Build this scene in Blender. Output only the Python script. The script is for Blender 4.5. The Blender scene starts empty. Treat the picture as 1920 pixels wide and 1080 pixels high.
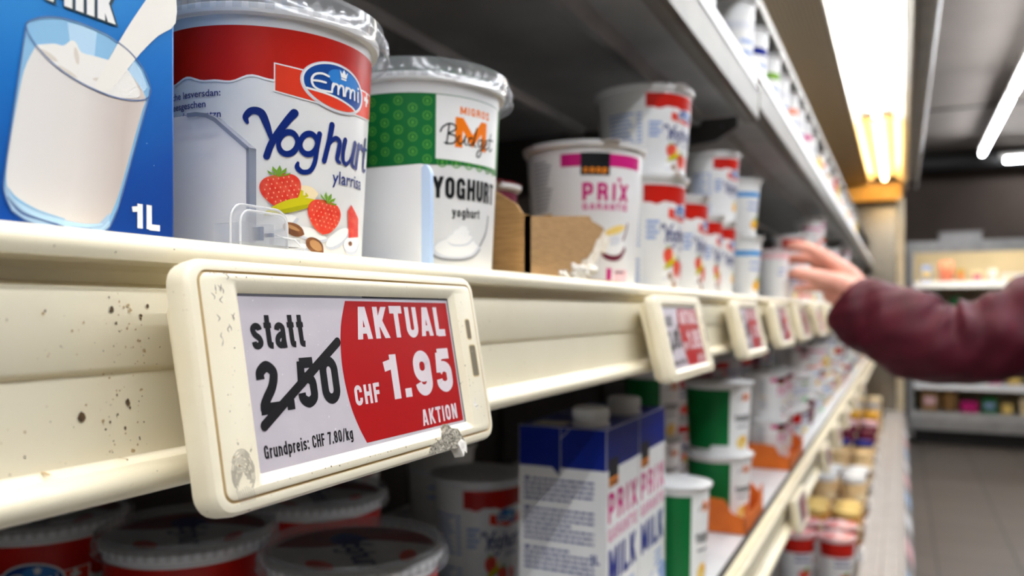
import bpy, bmesh, math, random
from mathutils import Vector, Matrix
from mathutils.geometry import tessellate_polygon
SC = bpy.context.scene
COL = SC.collection
R = math.radians
rnd = random.Random(7)
ZC = 1.15                      # height of the lens above the floor; heights below are written relative to it

# ---------------------------------------------------------------- camera, world, exposure
cam_d = bpy.data.cameras.new('camera')
cam_d.sensor_width = 36.0
cam_d.lens = 1500.0 / 1920.0 * 36.0
cam_d.shift_y = (583.0 - 540.0) / 1920.0
cam_d.clip_start = 0.01
cam_d.dof.use_dof = True
cam_d.dof.focus_distance = 0.27
cam_d.dof.aperture_fstop = 9.5
cam = bpy.data.objects.new('camera', cam_d)
COL.objects.link(cam)
cam.location = (0, 0, ZC)
cam.rotation_euler = (R(90), 0, math.atan((1690.0 - 960.0) / 1500.0))
SC.camera = cam
SC.cycles.transparent_max_bounces = 40
SC.view_settings.view_transform = 'Standard'
SC.view_settings.look = 'None'
SC.view_settings.gamma = 1.0
SC.view_settings.use_curve_mapping = False
SC.view_settings.exposure = 0.32
world = bpy.data.worlds.new('store_ambient')
SC.world = world
world.use_nodes = True
world.node_tree.nodes['Background'].inputs[0].default_value = (0.9, 0.92, 1.0, 1)
world.node_tree.nodes['Background'].inputs[1].default_value = 0.12
TUBE_CANOPY = 36.0             # fluorescent tube strengths
TUBE_CEILING = 46.0

# ---------------------------------------------------------------- materials
def lin(h):
    if isinstance(h, str):
        h = h.lstrip('#')
        h = [int(h[i:i + 2], 16) / 255 for i in (0, 2, 4)]
    return tuple(c / 12.92 if c <= .04045 else ((c + .055) / 1.055) ** 2.4 for c in h) + (1.0,)

MATS = {}
def node_mat(name):
    m = bpy.data.materials.new(name)
    m.use_nodes = True
    nt = m.node_tree
    return m, nt, nt.nodes['Principled BSDF']

def pm(name, col, rough=.5, metal=0., col2=None, scale=40., mix=1., bump=0., bscale=None, spec=.5, speck=None, coat=0., stretch=None):
    """principled surface, optionally mottled with noise towards col2, with bump and with dirt specks"""
    m, nt, b = node_mat(name)
    N, L = nt.nodes, nt.links
    b.inputs['Roughness'].default_value = rough
    b.inputs['Metallic'].default_value = metal
    b.inputs['Specular IOR Level'].default_value = spec
    b.inputs['Coat Weight'].default_value = coat
    b.inputs['Base Color'].default_value = lin(col)
    tc = N.new('ShaderNodeTexCoord')
    vec = tc.outputs['Object']
    if stretch:
        mp = N.new('ShaderNodeMapping')
        mp.inputs['Scale'].default_value = stretch
        L.new(vec, mp.inputs['Vector'])
        vec = mp.outputs['Vector']
    out = None
    if col2:
        nz = N.new('ShaderNodeTexNoise')
        nz.inputs['Scale'].default_value = scale
        nz.inputs['Detail'].default_value = 5
        L.new(vec, nz.inputs['Vector'])
        rp = N.new('ShaderNodeValToRGB')
        rp.color_ramp.elements[0].position = .38
        rp.color_ramp.elements[1].position = .38 + .3 / max(mix, .2)
        rp.color_ramp.elements[0].color = lin(col)
        rp.color_ramp.elements[1].color = lin(col2)
        L.new(nz.outputs['Fac'], rp.inputs['Fac'])
        out = rp.outputs['Color']
    if speck:
        sc, lo, hi, sc_col = speck
        n2 = N.new('ShaderNodeTexNoise')
        n2.inputs['Scale'].default_value = sc
        n2.inputs['Detail'].default_value = 2
        L.new(tc.outputs['Object'], n2.inputs['Vector'])
        r2 = N.new('ShaderNodeValToRGB')
        r2.color_ramp.elements[0].position = lo
        r2.color_ramp.elements[1].position = hi
        L.new(n2.outputs['Fac'], r2.inputs['Fac'])
        mx = N.new('ShaderNodeMix')
        mx.data_type = 'RGBA'
        L.new(r2.outputs['Color'], mx.inputs['Factor'])
        if out:
            L.new(out, mx.inputs['A'])
        else:
            mx.inputs['A'].default_value = lin(col)
        mx.inputs['B'].default_value = lin(sc_col)
        out = mx.outputs['Result']
    if out:
        L.new(out, b.inputs['Base Color'])
    if bump:
        n3 = N.new('ShaderNodeTexNoise')
        n3.inputs['Scale'].default_value = bscale or scale
        n3.inputs['Detail'].default_value = 4
        L.new(vec, n3.inputs['Vector'])
        bp = N.new('ShaderNodeBump')
        bp.inputs['Strength'].default_value = bump
        bp.inputs['Distance'].default_value = .002
        L.new(n3.outputs['Fac'], bp.inputs['Height'])
        L.new(bp.outputs['Normal'], b.inputs['Normal'])
    MATS[name] = m
    return m

def ink(name, col, rough=.38):
    return pm(name, col, rough, spec=.25)

def emit(name, col, strength):
    m, nt, b = node_mat(name)
    nt.nodes.remove(b)
    e = nt.nodes.new('ShaderNodeEmission')
    e.inputs[0].default_value = lin(col)
    e.inputs[1].default_value = strength
    nt.links.new(e.outputs[0], nt.nodes['Material Output'].inputs[0])
    MATS[name] = m
    return m

def clear(name, tint, gloss=.25, haze=0., hazecol='#dfe3ea', rough=.08):
    """thin clear plastic: transparent + a glossy sheen + a share of milky diffuse"""
    m, nt, b = node_mat(name)
    N, L = nt.nodes, nt.links
    N.remove(b)
    t = N.new('ShaderNodeBsdfTransparent')
    t.inputs[0].default_value = lin(tint)
    g = N.new('ShaderNodeBsdfGlossy')
    g.inputs['Roughness'].default_value = rough
    d = N.new('ShaderNodeBsdfTranslucent')
    d.inputs[0].default_value = lin(hazecol)
    d2 = N.new('ShaderNodeBsdfDiffuse')
    d2.inputs[0].default_value = lin(hazecol)
    ad = N.new('ShaderNodeMixShader')
    ad.inputs[0].default_value = .6
    L.new(d.outputs[0], ad.inputs[1]); L.new(d2.outputs[0], ad.inputs[2])
    m1 = N.new('ShaderNodeMixShader')
    m1.inputs[0].default_value = haze
    L.new(t.outputs[0], m1.inputs[1]); L.new(ad.outputs[0], m1.inputs[2])
    lw = N.new('ShaderNodeLayerWeight')
    lw.inputs[0].default_value = .5
    pw = N.new('ShaderNodeMath'); pw.operation = 'POWER'; pw.inputs[1].default_value = 3.2
    L.new(lw.outputs['Facing'], pw.inputs[0])
    ma = N.new('ShaderNodeMath'); ma.operation = 'MULTIPLY_ADD'; ma.inputs[1].default_value = gloss * 2.2; ma.inputs[2].default_value = .045
    ma.use_clamp = True
    L.new(pw.outputs[0], ma.inputs[0])
    m2 = N.new('ShaderNodeMixShader')
    L.new(ma.outputs[0], m2.inputs[0])
    L.new(m1.outputs[0], m2.inputs[1]); L.new(g.outputs[0], m2.inputs[2])
    L.new(m2.outputs[0], N['Material Output'].inputs[0])
    MATS[name] = m
    return m

def ramp_mat(name, axis, lo, hi, cols, rough=.35, noise=0.):
    """a printed colour blend along an object axis"""
    m, nt, b = node_mat(name)
    N, L = nt.nodes, nt.links
    b.inputs['Roughness'].default_value = rough
    tc = N.new('ShaderNodeTexCoord')
    sp = N.new('ShaderNodeVectorMath')
    sp.operation = 'DOT_PRODUCT'
    sp.inputs[1].default_value = axis
    L.new(tc.outputs['Object'], sp.inputs[0])
    mr = N.new('ShaderNodeMapRange')
    mr.inputs['From Min'].default_value = lo
    mr.inputs['From Max'].default_value = hi
    L.new(sp.outputs['Value'], mr.inputs['Value'])
    rp = N.new('ShaderNodeValToRGB')
    els = rp.color_ramp.elements
    while len(els) < len(cols):
        els.new(.5)
    for i, c in enumerate(cols):
        els[i].position = c[0]
        els[i].color = lin(c[1])
    v = mr.outputs['Result']
    if noise:
        nz = N.new('ShaderNodeTexNoise')
        nz.inputs['Scale'].default_value = 45
        L.new(tc.outputs['Object'], nz.inputs['Vector'])
        ma = N.new('ShaderNodeMath')
        ma.operation = 'MULTIPLY_ADD'
        ma.inputs[1].default_value = noise
        L.new(nz.outputs['Fac'], ma.inputs[0])
        L.new(v, ma.inputs[2])
        v = ma.outputs[0]
    L.new(v, rp.inputs['Fac'])
    L.new(rp.outputs['Color'], b.inputs['Base Color'])
    MATS[name] = m
    return m

CREAM = '#e9e0c6'
pm('cream_plastic', CREAM, .34, col2='#e2d8bc', scale=22, mix=.5, speck=(520, .73, .78, '#8a7658'))
pm('cream_plastic_worn', '#e6ddc3', .38, col2='#d9cba8', scale=30, mix=.5, speck=(420, .69, .75, '#8d7650'), bump=.06, bscale=300)
pm('cream_tag', '#ebe3cb', .36, col2='#e2d6b8', scale=28, mix=.45, speck=(480, .72, .77, '#8d8368'), bump=.05, bscale=260)
pm('tag_groove', '#c7b184', .6)
pm('dirt', '#4b3a28', .9, col2='#6d5538', scale=900)
pm('dirt_soft', '#a58a62', .9, col2='#c3ac84', scale=500)
pm('grease', '#8d867c', .7, col2='#a8a195', scale=700)
pm('scrape', '#a8a294', .95, col2='#5c574d', scale=650, bump=.8, bscale=900)
pm('torn_white', '#efece6', .95, col2='#d6d0c6', scale=300, bump=.5, bscale=500)
pm('screen_grey', '#bdb6bc', .32, col2='#b5aeb5', scale=60, speck=(900, .72, .76, '#d8d5d6'))
ink('screen_red', '#9c0b10', .35)
ink('screen_black', '#16161a', .35)
ink('screen_text', '#cfc4c8', .35)
ink('marker_black', '#1b1a1c', .3)
ink('screen_edge', '#4c4a50', .4)
pm('slot_dark', '#6b6250', .8)
pm('white_pot', '#f1f0ee', .35, col2='#e9e8e6', scale=20)
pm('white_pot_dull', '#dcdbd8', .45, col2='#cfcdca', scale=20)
pm('foil_white', '#e9e8e6', .3, col2='#dcdcdc', scale=60, bump=.25, bscale=90)
pm('foil_pink', '#c8506e', .35, col2='#e5b9c4', scale=45)
pm('foil_red', '#8c1b2a', .35, col2='#5c1020', scale=45)
ink('pot_red', '#bd1a0c'); ink('pot_red_dark', '#a81a14'); ink('ribbon_red', '#dd3a20')
ink('navy', '#062470'); ink('ovalblue', '#10448f'); ink('ovalblue_light', '#2a79c4'); ink('text_blue', '#24367c'); ink('text_blue_pale', '#93a8d2')
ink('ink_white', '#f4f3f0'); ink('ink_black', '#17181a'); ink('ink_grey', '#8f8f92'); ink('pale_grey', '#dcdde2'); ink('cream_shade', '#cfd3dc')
pm('strawberry', '#d8301f', .35, col2='#e8634a', scale=420, mix=.7)
ink('seed', '#f0b090'); ink('leaf_green', '#6f9a2a'); ink('pear', '#cdc31c'); ink('pear_dark', '#a8a415'); ink('peach', '#f0b42e'); ink('peach_pale', '#f6e2b8')
pm('almond', '#6b3f22', .5, col2='#8d5a33', scale=260)
ink('almond_light', '#b98a5c')
ink('pot_green', '#0d6b33'); ink('ring_green', '#58a03c'); ink('logo_orange', '#ee7a12')
ink('magenta', '#c31d74'); ink('magenta_soft', '#cf4b8c'); ink('band_blue', '#1f8fd6'); ink('deep_blue', '#06207a'); ink('coop_orange', '#f08a1c'); ink('gold', '#c79a3a')
ink('plum', '#6b2438'); ink('choc', '#4a2a1c'); ink('mint', '#8fd6a0'); ink('pink_pale', '#f0c4c8'); ink('butter', '#f2d27a'); ink('salmon', '#e98a6c')
pm('cardboard', '#a57e4c', .85, col2='#8f6b3e', scale=90, bump=.3, bscale=160, stretch=(1, 1, 12))
pm('cardboard_raw', '#d9cbb2', .95, col2='#efe8dc', scale=220, bump=.6, bscale=320)
pm('tray_orange', '#dd6d10', .5, col2='#d0620c', scale=30)
pm('tray_brown', '#8d4f1e', .6)
pm('metal_grey', '#a3a2a0', .36, .35, col2='#939290', scale=14)
pm('metal_dark', '#55534f', .42, .5, col2='#474541', scale=9)
pm('liner_dark', '#484440', .5, .2, col2='#3a3733', scale=6)
pm('shelf_white', '#e6e6e6', .3, col2='#dcdcdc', scale=18)
pm('rail_metal', '#67625a', .45, .4, col2='#5a564f', scale=12)
pm('card_white', '#f0f1f4', .45)
pm('card_blue_edge', '#b9d0ee', .4)
pm('grey_plastic', '#b0adab', .4, col2='#a5a2a0', scale=16)
pm('grey_plastic_dark', '#8b8583', .45, col2='#7f7a78', scale=16)
pm('case_post', '#c9bfa6', .35, col2='#bcb196', scale=12)
pm('chrome', '#b9b8b4', .18, .9)
pm('black_rubber', '#1c1b1a', .6)
pm('skin', '#e3a692', .5, col2='#d9937e', scale=35, bump=.1, bscale=120)
pm('nail', '#edb9a8', .3)
pm('jacket', '#4c0b1e', .62, col2='#3e0716', scale=30, bump=.5, bscale=26, spec=.25)
pm('trousers', '#23262e', .8); pm('hair', '#3a261b', .6, bump=.8, bscale=120); pm('shoe', '#161616', .5)
emit('tube_cool', '#fffaf2', TUBE_CANOPY)
emit('tube_warm', '#ffdc9c', TUBE_CANOPY * .7)
emit('tube_small', '#fff4e0', 34.)
emit('tube_ceiling', '#f4f8ff', TUBE_CEILING)
clear('clear_lid', '#fafbfc', .28, .14, '#f2f4f8', .12)
clear('clear_divider', '#fbfcff', .10, .42, '#ffffff', .2)
clear('clear_clip', '#fbfcfe', .5, .16, '#ffffff', .1)
clear('divider_edge', '#c8ccd6', .3, .55, '#aab0be', .2)

# ---------------------------------------------------------------- mesh helper
class MB:
    def __init__(s):
        s.v = []; s.f = []; s.m = []
    def add(s, vs, fs, mat):
        o = len(s.v)
        s.v += [tuple(v) for v in vs]
        for f in fs:
            s.f.append(tuple(i + o for i in f)); s.m.append(mat)
        return s
    def box(s, lo, hi, mat):
        x0, y0, z0 = lo; x1, y1, z1 = hi
        vs = [(x0, y0, z0), (x1, y0, z0), (x1, y1, z0), (x0, y1, z0), (x0, y0, z1), (x1, y0, z1), (x1, y1, z1), (x0, y1, z1)]
        return s.add(vs, [(0, 3, 2, 1), (4, 5, 6, 7), (0, 1, 5, 4), (1, 2, 6, 5), (2, 3, 7, 6), (3, 0, 4, 7)], mat)
    def ext(s, poly, fn, a, b, mat, mat_side=None):
        """solid between two copies of a 2D outline; fn(u, v, w) -> xyz, w from a to b"""
        n = len(poly)
        vs = [fn(u, v, a) for u, v in poly] + [fn(u, v, b) for u, v in poly]
        tri = tessellate_polygon([[Vector((u, v, 0)) for u, v in poly]])
        s.add(vs, [tuple(t) for t in tri] + [tuple(i + n for i in reversed(t)) for t in tri], mat)
        return s.add(vs, [(i, (i + 1) % n, n + (i + 1) % n, n + i) for i in range(n)], mat_side or mat)
    def lathe(s, prof, mats, seg=48, c=(0, 0, 0)):
        """revolve (r, z) pairs about z; mats: one name or one per segment"""
        n = len(prof)
        vs = [(c[0] + r * math.cos(2 * math.pi * k / seg), c[1] + r * math.sin(2 * math.pi * k / seg), c[2] + z) for r, z in prof for k in range(seg)]
        for i in range(n - 1):
            m = mats if isinstance(mats, str) else mats[i]
            o = len(s.v)
            a = vs[i * seg:(i + 2) * seg]
            s.add(a, [(k, (k + 1) % seg, seg + (k + 1) % seg, seg + k) for k in range(seg)], m)
        return s
    def tube(s, pts, rad, mat, seg=10, cap=True):
        pts = [Vector(p) for p in pts]
        rs = rad if isinstance(rad, (list, tuple)) else [rad] * len(pts)
        vs = []
        for i, p in enumerate(pts):
            d = (pts[min(i + 1, len(pts) - 1)] - pts[max(i - 1, 0)]).normalized()
            u = d.orthogonal().normalized() if i == 0 else (u - d * u.dot(d)).normalized()
            w = d.cross(u)
            vs += [p + (u * math.cos(2 * math.pi * k / seg) + w * math.sin(2 * math.pi * k / seg)) * rs[i] for k in range(seg)]
        fs = [(i * seg + k, i * seg + (k + 1) % seg, (i + 1) * seg + (k + 1) % seg, (i + 1) * seg + k) for i in range(len(pts) - 1) for k in range(seg)]
        if cap:
            fs += [tuple(range(seg))[::-1], tuple((len(pts) - 1) * seg + k for k in range(seg))]
        return s.add(vs, fs, mat)
    def decal(s, pr, fn, step=None):
        """lay a flat print onto a surface: fn(x, y, lift) -> xyz; step cuts it into columns so that it can bend"""
        for vs, fs, mat, layer in pr.items:
            if step and max(v[0] for v in vs) - min(v[0] for v in vs) > step * 1.3:
                bm = bmesh.new()
                bv = [bm.verts.new((x, y, 0)) for x, y in vs]
                for f in fs:
                    try:
                        bm.faces.new([bv[i] for i in f])
                    except ValueError:
                        pass
                x0 = min(v[0] for v in vs); x1 = max(v[0] for v in vs)
                k = math.floor(x0 / step) + 1
                while k * step < x1:
                    bmesh.ops.bisect_plane(bm, geom=bm.verts[:] + bm.edges[:] + bm.faces[:], plane_co=(k * step, 0, 0), plane_no=(1, 0, 0))
                    k += 1
                bm.verts.index_update()
                vs = [(v.co.x, v.co.y) for v in bm.verts]
                fs = [tuple(v.index for v in f.verts) for f in bm.faces]
                bm.free()
            s.add([fn(x, y, layer) for x, y in vs], fs, mat)
        return s
    def mesh(s, name, sharp=35, weld=True):
        me = bpy.data.meshes.new(name)
        me.from_pydata(s.v, [], s.f)
        names = []
        for m in s.m:
            if m not in names:
                names.append(m)
        for m in names:
            me.materials.append(MATS[m])
        ix = {m: i for i, m in enumerate(names)}
        me.polygons.foreach_set('material_index', [ix[m] for m in s.m])
        bm = bmesh.new()
        bm.from_mesh(me)
        if weld:
            bmesh.ops.remove_doubles(bm, verts=bm.verts[:], dist=2e-6)
        bmesh.ops.recalc_face_normals(bm, faces=bm.faces[:])
        for f in bm.faces:
            f.smooth = True
        bm.to_mesh(me)
        bm.free()
        me.set_sharp_from_angle(angle=R(sharp))
        return me
    def build(s, name, parent=None, loc=(0, 0, 0), bevel=0, sharp=35):
        return link(name, s.mesh(name, sharp), parent, loc, bevel)

def link(name, me, parent=None, loc=(0, 0, 0), bevel=0):
    o = bpy.data.objects.new(name, me)
    COL.objects.link(o)
    if parent:
        o.parent = parent
        o.location = loc
    else:
        o.location = (loc[0], loc[1], loc[2] + ZC)
    if bevel:
        b = o.modifiers.new('bevel', 'BEVEL')
        b.width = bevel; b.segments = 3; b.limit_method = 'ANGLE'; b.angle_limit = R(40)
        b.harden_normals = False
    return o

def tag(o, label, cat, group=None, kind=None):
    o['label'] = label
    o['category'] = cat
    if group: o['group'] = group
    if kind: o['kind'] = kind
    return o

def thing(name, label, cat, loc=(0, 0, 0), rz=0., group=None):
    o = bpy.data.objects.new(name, None)
    COL.objects.link(o)
    o.location = (loc[0], loc[1], loc[2] + ZC)
    o.rotation_euler = (0, 0, rz)
    o.empty_display_size = .02
    return tag(o, label, cat, group)

def structure(o):
    o['kind'] = 'structure'
    return o

# ---------------------------------------------------------------- flat prints and lettering
def catmull(p, n=6):
    if len(p) < 3:
        return [tuple(q) for q in p]
    out = []
    for i in range(len(p) - 1):
        a, b, c, d = p[max(i - 1, 0)], p[i], p[i + 1], p[min(i + 2, len(p) - 1)]
        for k in range(n):
            t = k / n
            out.append(tuple(.5 * (2 * b[j] + (c[j] - a[j]) * t + (2 * a[j] - 5 * b[j] + 4 * c[j] - d[j]) * t * t + (3 * b[j] - a[j] - 3 * c[j] + d[j]) * t ** 3) for j in range(len(b))))
    out.append(tuple(p[-1]))
    return out

def ell(cx, cy, rx, ry, n=40, rot=0., a0=0., a1=360.):
    c, s = math.cos(R(rot)), math.sin(R(rot))
    o = []
    m = n if a1 - a0 < 360 else n - 1
    for k in range(n):
        a = R(a0 + (a1 - a0) * k / m) if a1 - a0 < 360 else 2 * math.pi * k / n
        x, y = rx * math.cos(a), ry * math.sin(a)
        o.append((cx + x * c - y * s, cy + x * s + y * c))
    return o

class Print:
    def __init__(s):
        s.items = []
    def poly(s, pts, mat, layer=1):
        tri = tessellate_polygon([[Vector((x, y, 0)) for x, y in pts]])
        s.items.append(([tuple(p) for p in pts], [tuple(t) for t in tri], mat, layer + .02 * (len(s.items) % 12)))
    def rect(s, x0, y0, x1, y1, mat, layer=1):
        s.items.append(([(x0, y0), (x1, y0), (x1, y1), (x0, y1)], [(0, 1, 2, 3)], mat, layer))
    def strip(s, top, bot, mat, layer=1):
        n = len(top)
        s.items.append((list(top) + list(bot), [(i, i + 1, n + i + 1, n + i) for i in range(n - 1)], mat, layer + .02 * (len(s.items) % 12)))
    def stroke(s, pts, w, mat, layer=1, smooth=0, cap=True):
        """a ribbon along pts (x, y[, width]) """
        p = [tuple(q) if len(q) > 2 else (q[0], q[1], w) for q in pts]
        if smooth:
            p = catmull(p, smooth)
        q = [p[0]]
        for a in p[1:]:
            if math.hypot(a[0] - q[-1][0], a[1] - q[-1][1]) > 1e-6:
                q.append(a)
        if len(q) < 2:
            return
        l, r = [], []
        for i, a in enumerate(q):
            b, c = q[max(i - 1, 0)], q[min(i + 1, len(q) - 1)]
            d0 = Vector((a[0] - b[0], a[1] - b[1])) if i > 0 else Vector((c[0] - a[0], c[1] - a[1]))
            d1 = Vector((c[0] - a[0], c[1] - a[1])) if i < len(q) - 1 else d0
            d0.normalize(); d1.normalize()
            t = d0 + d1
            t = t.normalized() if t.length > .3 else d1
            k = a[2] / 2 / max(.5, t.dot(d1))
            l.append((a[0] - t.y * k, a[1] + t.x * k)); r.append((a[0] + t.y * k, a[1] - t.x * k))
        s.strip(l, r, mat, layer)
        if cap:
            for a in (q[0], q[-1]):
                s.poly(ell(a[0], a[1], a[2] / 2, a[2] / 2, 14), mat, layer)
    def art(s, other, x=0, y=0, k=1., ky=None, mats=None, lay=0, skew=0.):
        ky = ky or k
        for vs, fs, m, la in other.items:
            s.items.append(([(x + (a + skew * b) * k, y + b * ky) for a, b in vs], fs, (mats or {}).get(m, m), la + lay))
    def font(s, txt, x0, y0, x1, h, mat, layer=1, bold=.012):
        """small print in the built-in face, fitted between x0 and x1, h = capital height"""
        me = text_mesh(txt, bold)
        vs = [v.co for v in me.vertices]
        a, b = min(v.x for v in vs), max(v.x for v in vs)
        k = (x1 - x0) / (b - a)
        s.items.append(([(x0 + (v.x - a) * k, y0 + v.y * h / .69) for v in vs], [tuple(p.vertices) for p in me.polygons], mat, layer))
    def cond(s, txt, x0, y0, x1, h, mat, layer=1, w=.19, gap=.11):
        """condensed bold lettering drawn from its own strokes, fitted between x0 and x1"""
        tot = 0
        for ch in txt:
            tot += (GLYPH[ch][0] if ch in GLYPH else .25) + gap
        tot -= gap
        k = (x1 - x0) / tot
        x = 0
        for ch in txt:
            if ch in GLYPH:
                adv, sts = GLYPH[ch]
                for st in sts:
                    ww = w
                    if isinstance(st, tuple) and isinstance(st[0], float):
                        ww, st = w * st[0], st[1]
                    t = Print()
                    # ribbons keep their width on screen: draw in final units
                    q = [(x0 + (x + a) * k, y0 + b * h) for a, b in st]
                    wf = ww * (h * .4 + k * .6)
                    if len(q) == 2 and q[0][0] != q[1][0] and abs(q[1][1] - q[0][1]) > abs(q[1][0] - q[0][0]):
                        hw = .5 * wf * math.hypot(q[1][0] - q[0][0], q[1][1] - q[0][1]) / abs(q[1][1] - q[0][1])
                        t.poly([(q[0][0] - hw, q[0][1]), (q[0][0] + hw, q[0][1]), (q[1][0] + hw, q[1][1]), (q[1][0] - hw, q[1][1])], mat, layer)
                    else:
                        t.stroke(q, wf, mat, layer, cap=False)
                    s.items += [(a_, b_, c_, l_ + .03 * ((len(s.items) + e_) % 9)) for e_, (a_, b_, c_, l_) in enumerate(t.items)]
                x += adv + gap
            else:
                x += .25 + gap

TXT = {}
def text_mesh(txt, bold):
    if (txt, bold) not in TXT:
        cu = bpy.data.curves.new('lettering', 'FONT')
        cu.body = txt; cu.size = 1; cu.offset = bold; cu.resolution_u = 3
        o = bpy.data.objects.new('lettering', cu)
        COL.objects.link(o)
        dg = bpy.context.evaluated_depsgraph_get()
        TXT[(txt, bold)] = bpy.data.meshes.new_from_object(o.evaluated_get(dg))
        bpy.data.objects.remove(o)
        bpy.data.curves.remove(cu)
    return TXT[(txt, bold)]

def ring(x0, x1, y0, y1, a0, a1, n=18, k=1.25):
    """part of a tall rounded bowl, straight sided"""
    rx = (x1 - x0) / 2
    ry = min(rx * k, (y1 - y0) / 2)
    cx = (x0 + x1) / 2
    o = []
    for i in range(n + 1):
        a = R(a0 + (a1 - a0) * i / n)
        sn = math.sin(a)
        if abs(sn) > 1e-6: side = sn > 0
        else: side = math.sin(R((a0 + a1) / 2)) > 0
        cy = y1 - ry if side else y0 + ry
        o.append((cx + rx * math.cos(a), cy + ry * sn))
    return o

def closed(x0, x1, y0, y1):
    r = ring(x0, x1, y0, y1, 0, 179.9, 12) + ring(x0, x1, y0, y1, 180.1, 359.9, 12)
    return r + [r[0], r[1]]
_l, _r, _m = .1, .42, .26
_a = .095
_xh = .74
def esc(x0, x1, y0, y1):        # the letter s
    ym = (y0 + y1) / 2
    return [p for p in catmull([(x1, y1 - (y1 - y0) * .2), (x1 - .03, y1 - .03), ((x0 + x1) / 2, y1), (x0 + .03, y1 - .04), (x0, y1 - (y1 - y0) * .2), (x0 + .06, ym + (y1 - y0) * .09), (x1 - .06, ym - (y1 - y0) * .09), (x1, y0 + (y1 - y0) * .22), (x1 - .03, y0 + .04), ((x0 + x1) / 2, y0), (x0 + .03, y0 + .03), (x0, y0 + (y1 - y0) * .22)], 4)]
_n = [[(_l, 0), (_l, _xh)], ring(_l, .4, .1, _xh - _a, 165, 0, 12) + [(.4, 0)]]
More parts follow.
